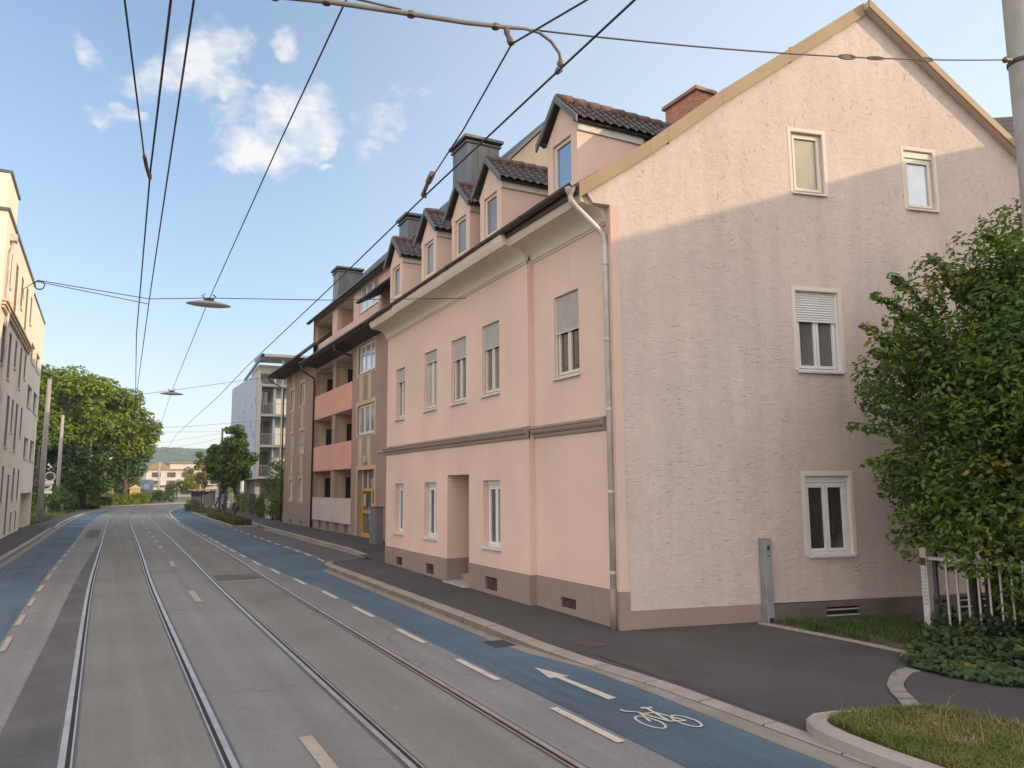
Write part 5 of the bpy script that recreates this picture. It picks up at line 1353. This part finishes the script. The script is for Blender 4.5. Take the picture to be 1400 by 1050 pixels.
# ------------------------------------------------------------------ plants
RNG = np.random.default_rng(5)
def leaves_mesh(name, pts, nrm, size, m, parent=None, shape='quad', aspect=.55, jit=.35, fold=.25):
    """one small leaf per point: 'quad' = folded diamond, 'leaf' = pointed oval with a fold along its rib"""
    n = len(pts); pts = np.asarray(pts, float); nrm = np.asarray(nrm, float)
    nrm = nrm+RNG.normal(0, jit, (n,3)); nrm /= np.linalg.norm(nrm, axis=1)[:,None]+1e-9
    t = RNG.normal(0,1,(n,3)); t -= (t*nrm).sum(1)[:,None]*nrm; t /= np.linalg.norm(t,axis=1)[:,None]+1e-9
    b = np.cross(nrm, t)
    s = (size*RNG.uniform(.65,1.3,n))[:,None]
    if shape == 'quad':
        off_ = [(-.5,0,0),(0,-.5*aspect,fold*.2),(.5,0,0),(0,.5*aspect,fold*.2)]; faces = [(0,1,2),(0,2,3)]
    else:
        off_ = [(-.5,0,0),(-.12,-.5*aspect,fold*.3),(.22,-.36*aspect,fold*.22),(.55,0,-.10),(.22,.36*aspect,fold*.22),(-.12,.5*aspect,fold*.3)]
        faces = [(0,1,2,3),(0,3,4,5)]
    k = len(off_); V = np.empty((n,k,3))
    for i,(x,y,z) in enumerate(off_): V[:,i] = pts+s*(x*t+y*b+z*nrm)
    base = (np.arange(n)*k)[:,None]
    me = bpy.data.meshes.new(name); me.vertices.add(n*k); me.vertices.foreach_set('co', V.reshape(-1))
    fl = [np.array(f) for f in faces]; L = sum(len(f) for f in fl)
    loops = np.concatenate([base+f[None,:] for f in fl], axis=1).reshape(-1)
    me.loops.add(n*L); me.loops.foreach_set('vertex_index', loops.astype(np.int32))
    st = []; tot = []; o = 0
    for f in fl: st.append(o); tot.append(len(f)); o += len(f)
    starts = (np.arange(n)[:,None]*L+np.array(st)[None,:]).reshape(-1); totals = np.tile(tot, n)
    me.polygons.add(n*len(fl)); me.polygons.foreach_set('loop_start', starts.astype(np.int32)); me.polygons.foreach_set('loop_total', totals.astype(np.int32))
    me.update(calc_edges=True); me.validate()
    return link(name, me, m, parent)

def clumps_in(c, r, n, rc, seed, flat=1., shell=.55):
    """clump centres spread through an ellipsoid, more towards its skin"""
    rg = np.random.default_rng(seed); out = []
    while len(out) < n:
        d = rg.normal(0,1,3); d /= np.linalg.norm(d); k = rg.uniform(shell,1.)**.7
        out.append((c[0]+d[0]*r[0]*k, c[1]+d[1]*r[1]*k, c[2]+d[2]*r[2]*k, rc*rg.uniform(.6,1.35)))
    return out
def scatter(cl, n, flat=.7):
    """points on and in the clumps with outward, slightly upward normals"""
    w = np.array([c[3]**2 for c in cl]); w /= w.sum(); idx = RNG.choice(len(cl), n, p=w); C = np.array(cl)[idx]
    d = RNG.normal(0,1,(n,3)); d /= np.linalg.norm(d,axis=1)[:,None]; k = RNG.uniform(.45,1.,n)**.5
    P = C[:,:3]+d*(C[:,3]*k)[:,None]*np.array([1,1,flat]); N = d*.55+np.array([0,0,.7]); return P, N
def limbs(mb, base, cl, r0, h0, rnd, every=1):
    bx,by,bz = base
    for c in cl[::every]:
        z0 = bz+h0*rnd.uniform(.65,1.0); s = Vector((bx,by,z0)); e = Vector(c[:3]); m_ = s.lerp(e,.5)+Vector((0,0,(e-s).length*.10))
        mb.tube([tuple(s),tuple(m_),tuple(e)],[r0*.38,r0*.22,r0*.06],6)
def tree(name, label, base, h, crown, n, size, m, seed, trunk_r=.2, fork=.45, ncl=40, rc=1., grp=None, cat='tree', aspect=.6, bark='bark', extra=()):
    """crown = list of ellipsoids (centre, radii)"""
    rnd = random.Random(seed); t = thing(name, label, cat, base, grp)
    cl = []
    for i,(c,r) in enumerate(crown): cl += clumps_in(c, r, max(3,int(ncl*r[0]*r[2]/sum(q[1][0]*q[1][2] for q in crown))), rc, seed+i)
    mb = MB(); bx,by,bz = base
    mb.tube([(bx,by,bz-.1),(bx+.02*h,by,bz+h*fork*.5),(bx-.01*h,by,bz+h*fork),(bx,by,bz+h*.8)],[trunk_r*1.25,trunk_r,trunk_r*.8,trunk_r*.25],9)
    limbs(mb, base, cl, trunk_r, h*fork, rnd, max(1,len(cl)//22)); mb.build('trunk', M[bark], t, smooth=True)
    P, N = scatter(cl, n); leaves_mesh('crown', P, N, size, M[m], t, 'quad', aspect)
    return t

# big sunlit trees on the left, dark ones below
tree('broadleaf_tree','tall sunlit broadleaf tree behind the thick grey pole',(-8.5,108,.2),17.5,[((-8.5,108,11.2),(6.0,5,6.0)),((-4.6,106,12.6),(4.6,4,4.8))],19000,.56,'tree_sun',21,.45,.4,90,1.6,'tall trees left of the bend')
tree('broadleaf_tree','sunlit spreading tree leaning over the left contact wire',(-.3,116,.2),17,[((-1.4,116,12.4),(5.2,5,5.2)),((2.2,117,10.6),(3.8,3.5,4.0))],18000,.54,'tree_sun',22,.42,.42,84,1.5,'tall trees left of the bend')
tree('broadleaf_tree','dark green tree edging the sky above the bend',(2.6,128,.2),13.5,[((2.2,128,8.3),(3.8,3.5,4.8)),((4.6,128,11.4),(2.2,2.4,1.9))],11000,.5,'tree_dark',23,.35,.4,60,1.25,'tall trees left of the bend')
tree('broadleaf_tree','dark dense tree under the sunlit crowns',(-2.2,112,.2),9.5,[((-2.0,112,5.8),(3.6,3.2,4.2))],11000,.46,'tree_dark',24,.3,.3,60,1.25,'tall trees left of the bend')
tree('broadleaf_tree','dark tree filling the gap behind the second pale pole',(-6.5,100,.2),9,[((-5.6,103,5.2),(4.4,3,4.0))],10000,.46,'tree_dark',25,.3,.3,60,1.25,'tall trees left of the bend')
# dark conifer with layered boughs
def conifer(base, h, r, lab, seed):
    rnd = random.Random(seed); t = thing('conifer', lab, 'conifer', base)
    mb = MB(); mb.tube([(base[0],base[1],base[2]-.1),(base[0],base[1],base[2]+h*.95)],[.22,.03],8); cl = []
    z = .6
    while z < h*.95:
        rr = r*(1-z/h)**.7
        for k in range(9):
            a = rnd.uniform(0,2*pi); q = rr*rnd.uniform(.45,1.); e = (base[0]+q*cos(a), base[1]+q*sin(a), base[2]+z-.12*q)
            mb.tube([(base[0],base[1],base[2]+z),e],[.035,.01],4); cl.append((*e,.55))
        z += .55
    mb.build('trunk', M['bark'], t); P,N = scatter(cl, 9000, .45); leaves_mesh('foliage', P, N*[.5,.5,1.3], .5, M['tree_dark'], t, 'quad', .4)
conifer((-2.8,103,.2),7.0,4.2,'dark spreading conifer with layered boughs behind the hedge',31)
# hedges and bushes
def bush(name, lab, cat, cl, n, size, m, grp=None, base=None, asp=.6):
    t = thing(name, lab, cat, base or (cl[0][0],cl[0][1],.15), grp)
    mb = MB(); rnd = random.Random(len(cl)+n)
    bx,by,bz = t.location
    for c in cl[::max(1,len(cl)//14)]:
        mb.tube([(c[0]*.4+bx*.6,c[1]*.4+by*.6,.1),(c[0],c[1],c[2])],[.035,.012],5)
    mb.build('stems', M['bark'], t); P,N = scatter(cl, n, .9); leaves_mesh('foliage', P, N, size, M[m], t, 'quad', asp); return t
def row(a, b, n, w, h, r, seed):
    rg = np.random.default_rng(seed); out = []
    for i in range(n):
        t = i/(n-1); out.append((a[0]+(b[0]-a[0])*t+rg.normal(0,w), a[1]+(b[1]-a[1])*t+rg.normal(0,w), rg.uniform(.35,1.)*h, r*rg.uniform(.7,1.2)))
    return out
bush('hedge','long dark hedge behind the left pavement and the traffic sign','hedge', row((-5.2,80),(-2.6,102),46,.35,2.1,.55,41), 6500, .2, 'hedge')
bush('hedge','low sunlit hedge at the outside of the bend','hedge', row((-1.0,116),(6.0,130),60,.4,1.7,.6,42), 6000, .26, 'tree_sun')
bush('hedge','clipped green hedge behind the billboard','hedge', row((5.4,136),(10.5,141),34,.4,2.0,.7,43), 3200, .26, 'hedge')
bush('round_bush','round bright yellow-green bush by the yellow wall','bush', clumps_in((2.9,131,2.9),(1.9,1.6,2.3),34,.65,44), 6000, .24, 'tree_yellow')
bush('tall_bush','sunlit leafy bush at the end of the dark conifer','bush', clumps_in((-.6,120,2.4),(1.8,1.4,2.3),30,.65,45), 4600, .26, 'tree_yellow')
bush('rounded_hedge','rounded bright green bush at the corner of the brown house','bush', clumps_in((10.95,56.2,1.25),(.62,1.0,1.15),30,.34,46), 5200, .10, 'shrub')
bush('hedge','dark clipped hedge before the grey block','hedge', row((11.0,60.5),(11.25,66.8),34,.12,1.8,.42,47), 5200, .13, 'hedge')
bush('hedge','dark hedge beyond the green gate panel','hedge', row((11.4,70),(12.3,84),40,.2,1.9,.5,48), 4200, .16, 'hedge')
bush('climbing_shrub','dark shrub under the balconies beside the brown house','shrub', clumps_in((11.6,60,3.0),(.7,1.6,1.6),26,.5,49), 3600, .15, 'tree_dark')
bush('understorey_shrub','dark undergrowth under the tall trees at the outer bend','shrub', row((-9,104),(-2.2,112),50,1.0,3.0,1.1,50), 7000, .4, 'tree_dark')
bush('understorey_shrub','green undergrowth beyond the long hedge by the traffic sign','shrub', row((-8,92),(-4,100),40,.8,2.6,1.0,51), 5200, .34, 'hedge')
# island planting
tree('young_tree','slim young tree on stakes standing on the grassy island',(9.0,62.8,.3),7.4,[((8.9,62.8,4.75),(1.45,1.35,1.9)),((8.75,62.8,6.45),(.7,.65,1.0))],9500,.19,'tree_young',61,.075,.3,60,.42,'trees on the planted island')
tree('young_tree','dark young tree behind the staked one on the island',(10.3,78,.3),7.4,[((10.0,78,5.2),(1.6,1.5,1.9))],8000,.22,'tree_young',62,.09,.35,46,.5,'trees on the planted island')
tree('young_tree','bright yellow-green tree beyond the far end of the island',(14.0,130,.3),8.4,[((14.0,130,5.2),(2.5,2,2.3)),((13.8,130,7.4),(1.4,1.2,1.2))],5000,.28,'tree_yellow',63,.11,.35,44,.6,'trees on the planted island')
tree('young_tree','dark tree beside the wooden pole on the right pavement',(11.2,86,.3),7.4,[((11.2,86,5.2),(1.7,1.7,2.0))],4200,.24,'tree_young',64,.10,.35,40,.5,'trees on the planted island')
tree('far_tree','small sunlit tree before the pale far house',(16.4,176,.2),5.2,[((16.4,176,3.4),(1.9,2,1.8))],2600,.32,'tree_yellow',65,.1,.35,26,.7,'trees before the far houses')
tree('far_tree','dark small tree left of the far sunlit one',(13.6,176,.2),4.6,[((13.6,176,2.9),(1.9,2,1.6))],2400,.32,'tree_dark',66,.1,.35,26,.7,'trees before the far houses')
tree('far_tree','leafy far tree right of the pale house',(25.5,190,.2),8,[((25.5,190,4.6),(3.2,3,3.0))],3200,.38,'tree_sun',67,.14,.35,30,.9,'trees before the far houses')
tree('far_tree','tall far tree beside the orange roof',(20.5,215,.2),6.5,[((20.5,215,4.6),(1.6,1.6,1.8))],2200,.32,'tree_sun',68,.1,.35,22,.7,'trees before the far houses')
for (x,y),lab in (((9.32,61.9),'timber stake right of the slim island tree'),((8.62,61.9),'timber stake left of the slim island tree')):
    b = MB(); b.tube([(x,y,.1),(x,y,1.75)],.035,8); tag(b.build('tree_stake', M['wood']), lab, 'stake', 'stakes of the young tree')
bush('island_shrub','green shrub at the rounded far tip of the island','shrub', clumps_in((8.6,88,.75),(.9,3.2,.75),26,.42,71), 4200, .13, 'hedge')
bush('island_shrub','low green planting along the middle of the island','shrub', [(x,y,z,.34) for x,y,z in zip(RNG.uniform(7.9,9.3,44),RNG.uniform(66,84,44),RNG.uniform(.3,.75,44))], 6200, .12, 'dry_grass')

def blades(name, region, n, h, w, m, lab, cat='grass', zf=None, seed=1, lean=.35):
    rg = np.random.default_rng(seed); xs_, ys_ = [], []
    P = np.array(region); lo, hi = P.min(0), P.max(0)
    def inside(x, y):
        c = np.zeros(len(x), bool); j = len(P)-1
        for i in range(len(P)):
            a = (P[i,1] > y) != (P[j,1] > y)
            c ^= a & (x < (P[j,0]-P[i,0])*(y-P[i,1])/(P[j,1]-P[i,1]+1e-12)+P[i,0]); j = i
        return c
    pts = np.empty((0,2))
    while len(pts) < n:
        q = rg.uniform(lo, hi, (n,2)); q = q[inside(q[:,0],q[:,1])]
        k = np.array([noise.noise((x*1.7,y*1.7,seed)) for x,y in q]); q = q[k*1.5+rg.uniform(-.45,.5,len(q)) > -.10]; pts = np.concatenate([pts,q])
    pts = pts[:n]
    z = np.array([zf(x,y) for x,y in pts]); H = h*rg.uniform(.45,1.25,n)*(1+.5*np.array([noise.noise((x*.9,y*.9,seed+5)) for x,y in pts]))
    a = rg.uniform(0,2*pi,n); d = np.stack([np.cos(a),np.sin(a)],1); s = np.stack([-d[:,1],d[:,0]],1); ln = (lean*rg.uniform(.1,1.6,n)*H)[:,None]
    ww = (w*rg.uniform(.6,1.3,n))[:,None]/2
    V = np.empty((n,5,3)); V[:,0,:2] = pts-s*ww; V[:,1,:2] = pts+s*ww; V[:,2,:2] = pts+d*ln*.35+s*ww*.8; V[:,3,:2] = pts+d*ln*.35-s*ww*.8; V[:,4,:2] = pts+d*ln
    V[:,0,2] = V[:,1,2] = z; V[:,2,2] = V[:,3,2] = z+H*.6; V[:,4,2] = z+H*np.clip(1-.3*lean,.3,1)
    me = bpy.data.meshes.new(name); me.vertices.add(n*5); me.vertices.foreach_set('co', V.reshape(-1))
    b = (np.arange(n)*5)[:,None]; loops = np.concatenate([b+[0,1,2,3], b+[3,2,4]],1).reshape(-1)
    me.loops.add(n*7); me.loops.foreach_set('vertex_index', loops.astype(np.int32)); me.polygons.add(n*2)
    st = (np.arange(n)[:,None]*7+np.array([0,4])).reshape(-1); me.polygons.foreach_set('loop_start', st.astype(np.int32)); me.polygons.foreach_set('loop_total', np.tile([4,3],n).astype(np.int32))
    me.update(calc_edges=True); me.validate()
    o = link(name, me, M[m]); return tag(o, lab, cat, None, 'stuff')
vz = lambda x,y: g(y)+.12
blades('grass', [(6.72,5.55),(6.85,5.98),(7.2,6.05),(7.6,5.88),(8.0,5.7),(8.25,5.5),(8.35,5.2),(8.4,4.7),(8.4,2.4),(6.65,2.4),(6.62,4.9)], 9000, .085, .006, 'straw', 'straw coloured dead grass patches in the verge', zf=vz, seed=17, lean=1.0)
blades('grass', [(6.72,5.55),(6.85,5.98),(7.2,6.05),(7.6,5.88),(8.0,5.7),(8.25,5.5),(8.35,5.2),(8.4,4.7),(8.4,2.4),(6.65,2.4),(6.62,4.9)], 34000, .095, .008, 'grass', 'mown half dry grass on the kerbed verge', zf=vz, seed=3, lean=.8)
blades('grass', [(7.0,5.9),(7.6,5.8),(8.3,5.4),(8.4,4.4),(8.4,2.4),(7.4,2.4),(7.3,4.9)], 90, .36, .005, 'straw', 'tall dry seed stalks standing over the verge', zf=vz, seed=4, lean=.75)
blades('grass', [(10.56,10.15),(10.62,9.2),(10.62,7.6),(11.7,7.6),(13.2,8.3),(13.2,9.25)], 15000, .11, .008, 'lawn', 'green lawn strip between the edging and the gable', zf=lambda x,y: pz(x,y)+.01, seed=6, lean=.5)
blades('grass', [(7.25,49.9),(8.2,49.8),(8.8,60),(9.0,66),(7.5,66),(7.35,60)], 11000, .36, .03, 'dry_grass', 'rough grass on the near end of the island', zf=lambda x,y: .36, seed=8, lean=.6)
blades('grass', [(-4.6,61),(-3.6,61),(-3.3,78),(-2.6,98),(-5.2,98),(-5.2,70)], 7000, .35, .04, 'lawn', 'grass strip behind the left pavement', zf=lambda x,y: .22, seed=9, lean=.5)

# ivy on the ground before the fence
rg = np.random.default_rng(12); Q = []
REG = [(9.95,7.30),(9.62,6.85),(9.62,6.3),(9.72,5.9),(9.98,5.5),(10.1,4.6),(10.1,3.2),(11.9,3.2),(11.95,8.0),(11.0,7.75),(10.5,7.5)]
def inpoly(x, y, P):
    c = False; j = len(P)-1
    for i in range(len(P)):
        if (P[i][1] > y) != (P[j][1] > y) and x < (P[j][0]-P[i][0])*(y-P[i][1])/(P[j][1]-P[i][1])+P[i][0]: c = not c
        j = i
    return c
while len(Q) < 7000:
    x, y = rg.uniform(9.6,11.95), rg.uniform(3.2,8.0)
    if not inpoly(x,y,REG): continue
    hgt = .07+.30*min(1,max(0,(x-9.7)/1.6))*(.75+1.1*noise.noise((x*2.3,y*2.3,3)))
    if x > 11.5: hgt += .15
    Q.append((x,y,g(y)+.13+max(.03,hgt)*rg.uniform(.25,1.)**.6))
Q = np.array(Q); iv = leaves_mesh('ivy_ground_cover', Q, np.tile([-.35,-.25,1.],(len(Q),1)), .085, M['ivy'], None, 'leaf', .95, .45)
tag(iv, 'dark ivy covering the ground before the white fence', 'ivy', None, 'stuff')

# the big shrub over the fence
SB = (12.75,7.7,.2)
shrub = thing('overhanging_shrub', 'large leafy green shrub overhanging the white fence and hiding the gable', 'shrub', SB)
cl = []
for c,r,n,rc in (((12.6,7.9,3.5),(1.55,1.45,1.5),46,.42),((12.9,7.6,5.0),(1.25,1.2,1.15),32,.36),((13.3,7.0,5.7),(.9,.9,.75),16,.28),((12.5,7.3,2.1),(1.15,1.3,.95),30,.36),((13.1,6.3,3.2),(1.5,1.6,2.4),60,.5),((13.7,7.6,3.8),(1.4,1.4,2.3),50,.5),((12.7,7.6,3.6),(1.0,1.0,1.7),40,.5),((13.5,7.0,5.9),(.9,.8,.8),22,.4),((12.75,7.7,5.9),(.55,.5,.45),9,.28)):
    cl += clumps_in(c, r, n, rc, 80+n)
cl += [(11.55,6.6,1.65,.3),(11.5,6.2,1.35,.36),(11.6,5.8,1.15,.42),(11.5,6.0,2.0,.42),(11.5,6.5,2.25,.4),(11.55,5.3,1.4,.55),(11.4,5.6,2.4,.5),(11.6,7.0,2.2,.36),(11.5,7.4,2.1,.3),(11.6,4.6,1.6,.6),(11.6,5.0,.9,.4),(11.55,6.6,.85,.22),(11.55,6.3,.8,.26),(11.5,6.0,.85,.3),(11.55,6.45,1.15,.28),(11.5,5.7,.8,.3)]
cl += [(11.9,8.0,5.7,.4),(11.6,8.1,5.25,.34),(12.3,7.9,6.2,.38),(12.9,7.6,6.65,.36),(13.4,7.3,7.0,.42),(11.3,8.2,4.9,.3),(14.0,7.2,7.2,.5),(13.2,7.3,6.5,.5),(13.8,7.0,6.7,.6),(12.6,7.8,6.0,.42),(13.1,6.8,6.2,.45),(12.0,8.0,5.2,.4),(12.4,7.0,5.4,.45),(12.8,6.6,4.9,.5)]
rnd = random.Random(5); mb = MB()
for k in range(5):
    a = k*1.25; mb.tube([(SB[0]+.12*cos(a),SB[1]+.12*sin(a),.1),(SB[0]+.3*cos(a),SB[1]+.3*sin(a),1.5),(SB[0]+.8*cos(a),SB[1]+.8*sin(a),3.2),(SB[0]+.9*cos(a+.3),SB[1]+.7*sin(a+.3),4.8)],[.06,.05,.035,.012],7)
limbs(mb, SB, cl, .09, 2.6, rnd, 4)
# arching sprays that stick out of the outline
SPR = []; sp_cl = []
def spray(a, b, lift, n):
    a, b = Vector(a), Vector(b); pts = []
    for i in range(n+1):
        t = i/n; p = a.lerp(b,t)+Vector((0,0,lift*4*t*(1-t)*.5)); pts.append(p)
    mb.tube([tuple(p) for p in pts],[.012*(1-.8*i/n)+.002 for i in range(n+1)],5)
    for p in pts[1:]: sp_cl.append((p.x,p.y,p.z,.10))
for a,b in (((11.9,7.9,3.6),(10.85,8.35,4.15)),((12.0,8.0,4.3),(11.15,8.4,5.25)),((12.3,8.0,4.6),(11.2,8.3,4.75)),((12.4,7.9,5.3),(11.65,8.2,6.1)),((12.8,7.7,5.6),(12.3,7.9,6.45)),
            ((11.8,8.0,3.2),(10.72,8.45,3.55)),((11.8,7.9,2.9),(10.8,8.3,2.95)),((12.3,7.9,4.9),(11.35,8.3,5.75)),((12.0,7.6,2.2),(11.0,8.0,2.1)),((12.0,7.5,2.0),(11.25,7.6,1.7)),((12.1,7.2,2.0),(11.5,7.2,1.5)),((12.2,7.7,4.4),(11.1,8.3,4.45)),((12.4,6.4,2.2),(11.8,6.6,1.2)),((13.2,7.1,5.9),(12.95,7.25,6.75))):
    spray(a,b,.18,8)
mb.build('branches', M['bark'], shrub, smooth=True)
P1_,N1_ = scatter(cl, 56000, .85); P2_,N2_ = scatter(sp_cl, 2600, .8)
P_ = np.concatenate([P1_,P2_]); N_ = np.concatenate([N1_,N2_])
ok = (P_[:,0] > 10.4)&(P_[:,1] < 9.2+.0*P_[:,0])&(P_[:,2] > .5)
leaves_mesh('foliage', P_[ok], N_[ok], .108, M['shrub'], shrub, 'leaf', .5, .45)
# garden behind the fence: low dark growth
gd = bush('garden_shrub','dark low shrub growing behind the fence bars','shrub', [(x,y,z,.3) for x,y,z in zip(RNG.uniform(11.95,13.4,90),RNG.uniform(4.0,7.25,90),RNG.uniform(.4,1.9,90))], 16000, .105, 'shrub')

# ------------------------------------------------------------------ wooded hill on the horizon
mb = MB(); V = []; F = []; nx, ny = 240, 44
for j in range(ny):
    for i in range(nx):
        a = radians(-22+52*i/(nx-1)); d = 620+430*j/(ny-1)
        ridge = 2.55+.35*sin(a*14+.6)+.22*noise.noise((a*16,0,2))
        ridge *= .55+.45*min(1,max(0,(degrees_:=math.degrees(a))/3.0+.3)) if True else 1
        t = j/(ny-1); top = 1050*tan(radians(max(.6,ridge)))
        z = top*(1-(1-t)**1.6)-2
        z += 2.6*noise.noise((d*sin(a)*.07,d*cos(a)*.07,1))+1.8*noise.noise((d*sin(a)*.2,d*cos(a)*.2,4))
        V.append((d*sin(a),d*cos(a),z))
for j in range(ny-1):
    for i in range(nx-1): F.append((j*nx+i,j*nx+i+1,(j+1)*nx+i+1,(j+1)*nx+i))
mb.add(V,F); struct(mb.build('hill', M['hill'], recalc=False))
# ------------------------------------------------------------------ light, sky, camera
SUN_EL, SUN_AZ = 14.5, 131.3          # degrees above the horizon; clockwise from the street direction (+y)
W = bpy.data.worlds.new('World'); SC.world = W; W.use_nodes = True
nt = NT(W.node_tree); nt.n.clear()
out = nt.node('ShaderNodeOutputWorld'); bg = nt.node('ShaderNodeBackground'); nt.l.new(bg.outputs[0], out.inputs[0])
sky = nt.node('ShaderNodeTexSky'); sky.sky_type = 'NISHITA'; sky.sun_disc = False
sky.sun_elevation = radians(SUN_EL); sky.sun_rotation = radians(SUN_AZ); sky.altitude = 350; sky.air_density = 1.0; sky.dust_density = .6; sky.ozone_density = 1.2
bg.inputs['Strength'].default_value = SKY
tc = nt.node('ShaderNodeTexCoord'); D = nt.node('ShaderNodeVectorMath', operation='NORMALIZE'); nt.l.new(tc.outputs['Generated'], D.inputs[0]); D = D.outputs[0]
CL = CLOUDS
D0 = D                                      # clouds: the direction is stirred so that no outline stays round
wz = nt.node('ShaderNodeTexNoise', i_Scale=11., i_Detail=4., i_Roughness=.6); nt.l.new(D, wz.inputs['Vector'])
wa = nt.node('ShaderNodeVectorMath', operation='MULTIPLY_ADD'); sb = nt.node('ShaderNodeVectorMath', operation='SUBTRACT'); nt.l.new(wz.outputs[1], sb.inputs[0]); sb.inputs[1].default_value = (.5,.5,.5)
nt.l.new(sb.outputs[0], wa.inputs[0]); wa.inputs[1].default_value = (.11,.11,.11); nt.l.new(D, wa.inputs[2]); D = wa.outputs[0]
dens = None
for (dx,dy,dz,rx,ry,amp) in CL:
    d = Vector((dx,dy,dz)).normalized(); r = d.cross(Vector((0,0,1))).normalized(); u = r.cross(d)
    def dot(v):
        n = nt.node('ShaderNodeVectorMath', operation='DOT_PRODUCT'); nt.l.new(D, n.inputs[0]); n.inputs[1].default_value = v; return n.outputs['Value']
    a = nt.math('DIVIDE', dot(r), rx); b = nt.math('DIVIDE', dot(u), ry)
    q = nt.math('SQRT', nt.math('ADD', nt.math('MULTIPLY', a, a), nt.math('MULTIPLY', b, b)))
    q = nt.math('MULTIPLY', nt.math('SUBTRACT', 1.0, q), amp); 
    q = nt.math('MULTIPLY', q, nt.math('GREATER_THAN', dot(d), 0.3))
    dens = q if dens is None else nt.math('MAXIMUM', dens, q)
D = D0; mp = nt.node('ShaderNodeMapping'); nt.l.new(D, mp.inputs[0]); mp.inputs['Scale'].default_value = (1,1,1.5)
n1 = ntex(nt, mp.outputs[0], 17., 9, .6, .3); n2 = ntex(nt, mp.outputs[0], 5.5, 5, .55)
dd = nt.math('ADD', dens, nt.math('MULTIPLY', nt.math('SUBTRACT', n1, .5), 3.0))
dd = nt.math('ADD', dd, nt.math('MULTIPLY', nt.math('SUBTRACT', n2, .5), .5))
cov = nt.math('MULTIPLY', nt.ramp(dd, [(.0, 0.), (.25, .15), (.6, .52), (1.1, .93)]), nt.ramp(dens, [(-.0, 0.), (.16, 1.)]))
shade = nt.mix(nt.ramp(n1, [(.35, 0.), (.65, 1.)]), (3.0,3.15,3.4), (3.75,3.65,3.6))
# hazy summer sky: the bright bands are softened, an added warm glow in the unseen half behind the viewer fills the shade
sp = nt.node('ShaderNodeSeparateColor'); nt.l.new(sky.outputs[0], sp.inputs[0]); cb = nt.node('ShaderNodeCombineColor')
for i, k in enumerate((1.27,1.31,1.43)):
    nt.l.new(nt.math('MULTIPLY', nt.math('DIVIDE', sp.outputs[i], nt.math('ADD', 1.0, nt.math('MULTIPLY', sp.outputs[i], .15))), k), cb.inputs[i])
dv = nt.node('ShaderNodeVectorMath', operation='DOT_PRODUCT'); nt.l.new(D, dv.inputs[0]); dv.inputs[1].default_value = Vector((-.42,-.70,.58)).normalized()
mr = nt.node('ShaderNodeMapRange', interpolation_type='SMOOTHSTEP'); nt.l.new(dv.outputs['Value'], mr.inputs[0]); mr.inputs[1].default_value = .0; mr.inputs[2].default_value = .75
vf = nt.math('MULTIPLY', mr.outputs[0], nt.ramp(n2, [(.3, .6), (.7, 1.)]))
filled_sky = nt.mix(1., cb.outputs[0], nt.mix(vf, (0,0,0), SKY_FILL), 'ADD')
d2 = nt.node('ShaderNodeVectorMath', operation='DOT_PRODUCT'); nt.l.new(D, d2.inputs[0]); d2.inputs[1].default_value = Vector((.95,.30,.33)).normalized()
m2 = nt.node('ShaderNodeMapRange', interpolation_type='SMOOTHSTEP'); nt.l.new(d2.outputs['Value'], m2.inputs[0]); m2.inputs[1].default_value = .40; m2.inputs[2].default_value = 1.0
filled_sky = nt.mix(1., filled_sky, nt.mix(m2.outputs[0], (0,0,0), GLARE), 'ADD')
col = nt.mix(cov, filled_sky, shade); nt.l.new(col, bg.inputs[0])
sl = bpy.data.lights.new('sun', 'SUN'); sl.energy = SUN; sl.angle = radians(.6); sl.color = (1.0,.77,.47)
so = bpy.data.objects.new('sun', sl); COL.objects.link(so)
el, az = radians(SUN_EL), radians(SUN_AZ); sd = Vector((sin(az)*cos(el), cos(az)*cos(el), sin(el)))
so.rotation_euler = sd.to_track_quat('Z','Y').to_euler(); so.location = sd*60
cam = bpy.data.cameras.new('camera'); co = bpy.data.objects.new('camera', cam); COL.objects.link(co)
cam.sensor_width = 36; cam.lens = 36*1050/1400; cam.clip_end = 6000; cam.clip_start = .05
X_ = Vector(CAMX); Y_ = Vector(CAMY); Z_ = Vector(CAMZ)
co.matrix_world = Matrix(((X_.x,Y_.x,Z_.x,0),(X_.y,Y_.y,Z_.y,0),(X_.z,Y_.z,Z_.z,2.65),(0,0,0,1)))
SC.camera = co
vs = SC.view_settings; vs.view_transform = 'Standard'; vs.look = 'None'; vs.gamma = 1; vs.use_curve_mapping = False; vs.exposure = EXPOSURE
cy = SC.cycles; SC.render.engine = 'CYCLES'
cy.max_bounces = 8; cy.diffuse_bounces = 4; cy.glossy_bounces = 3; cy.transmission_bounces = 3; cy.use_denoising = True

if HAZE:
    mb = MB(); mb.box(-1560,1560,-760,1560,-8.5,75); hz = mb.build('haze', None or bpy.data.materials.new('haze_air'))
    m_ = hz.data.materials[0]; m_.use_nodes = True; q = NT(m_.node_tree); q.n.clear(); o_ = q.node('ShaderNodeOutputMaterial')
    pv = q.node('ShaderNodeVolumePrincipled'); pv.inputs['Color'].default_value = (.92,.95,1.,1); pv.inputs['Density'].default_value = HAZE; pv.inputs['Anisotropy'].default_value = .2
    q.l.new(pv.outputs[0], o_.inputs['Volume']); hz['kind'] = 'stuff'; hz['label'] = 'thin summer haze in the air'
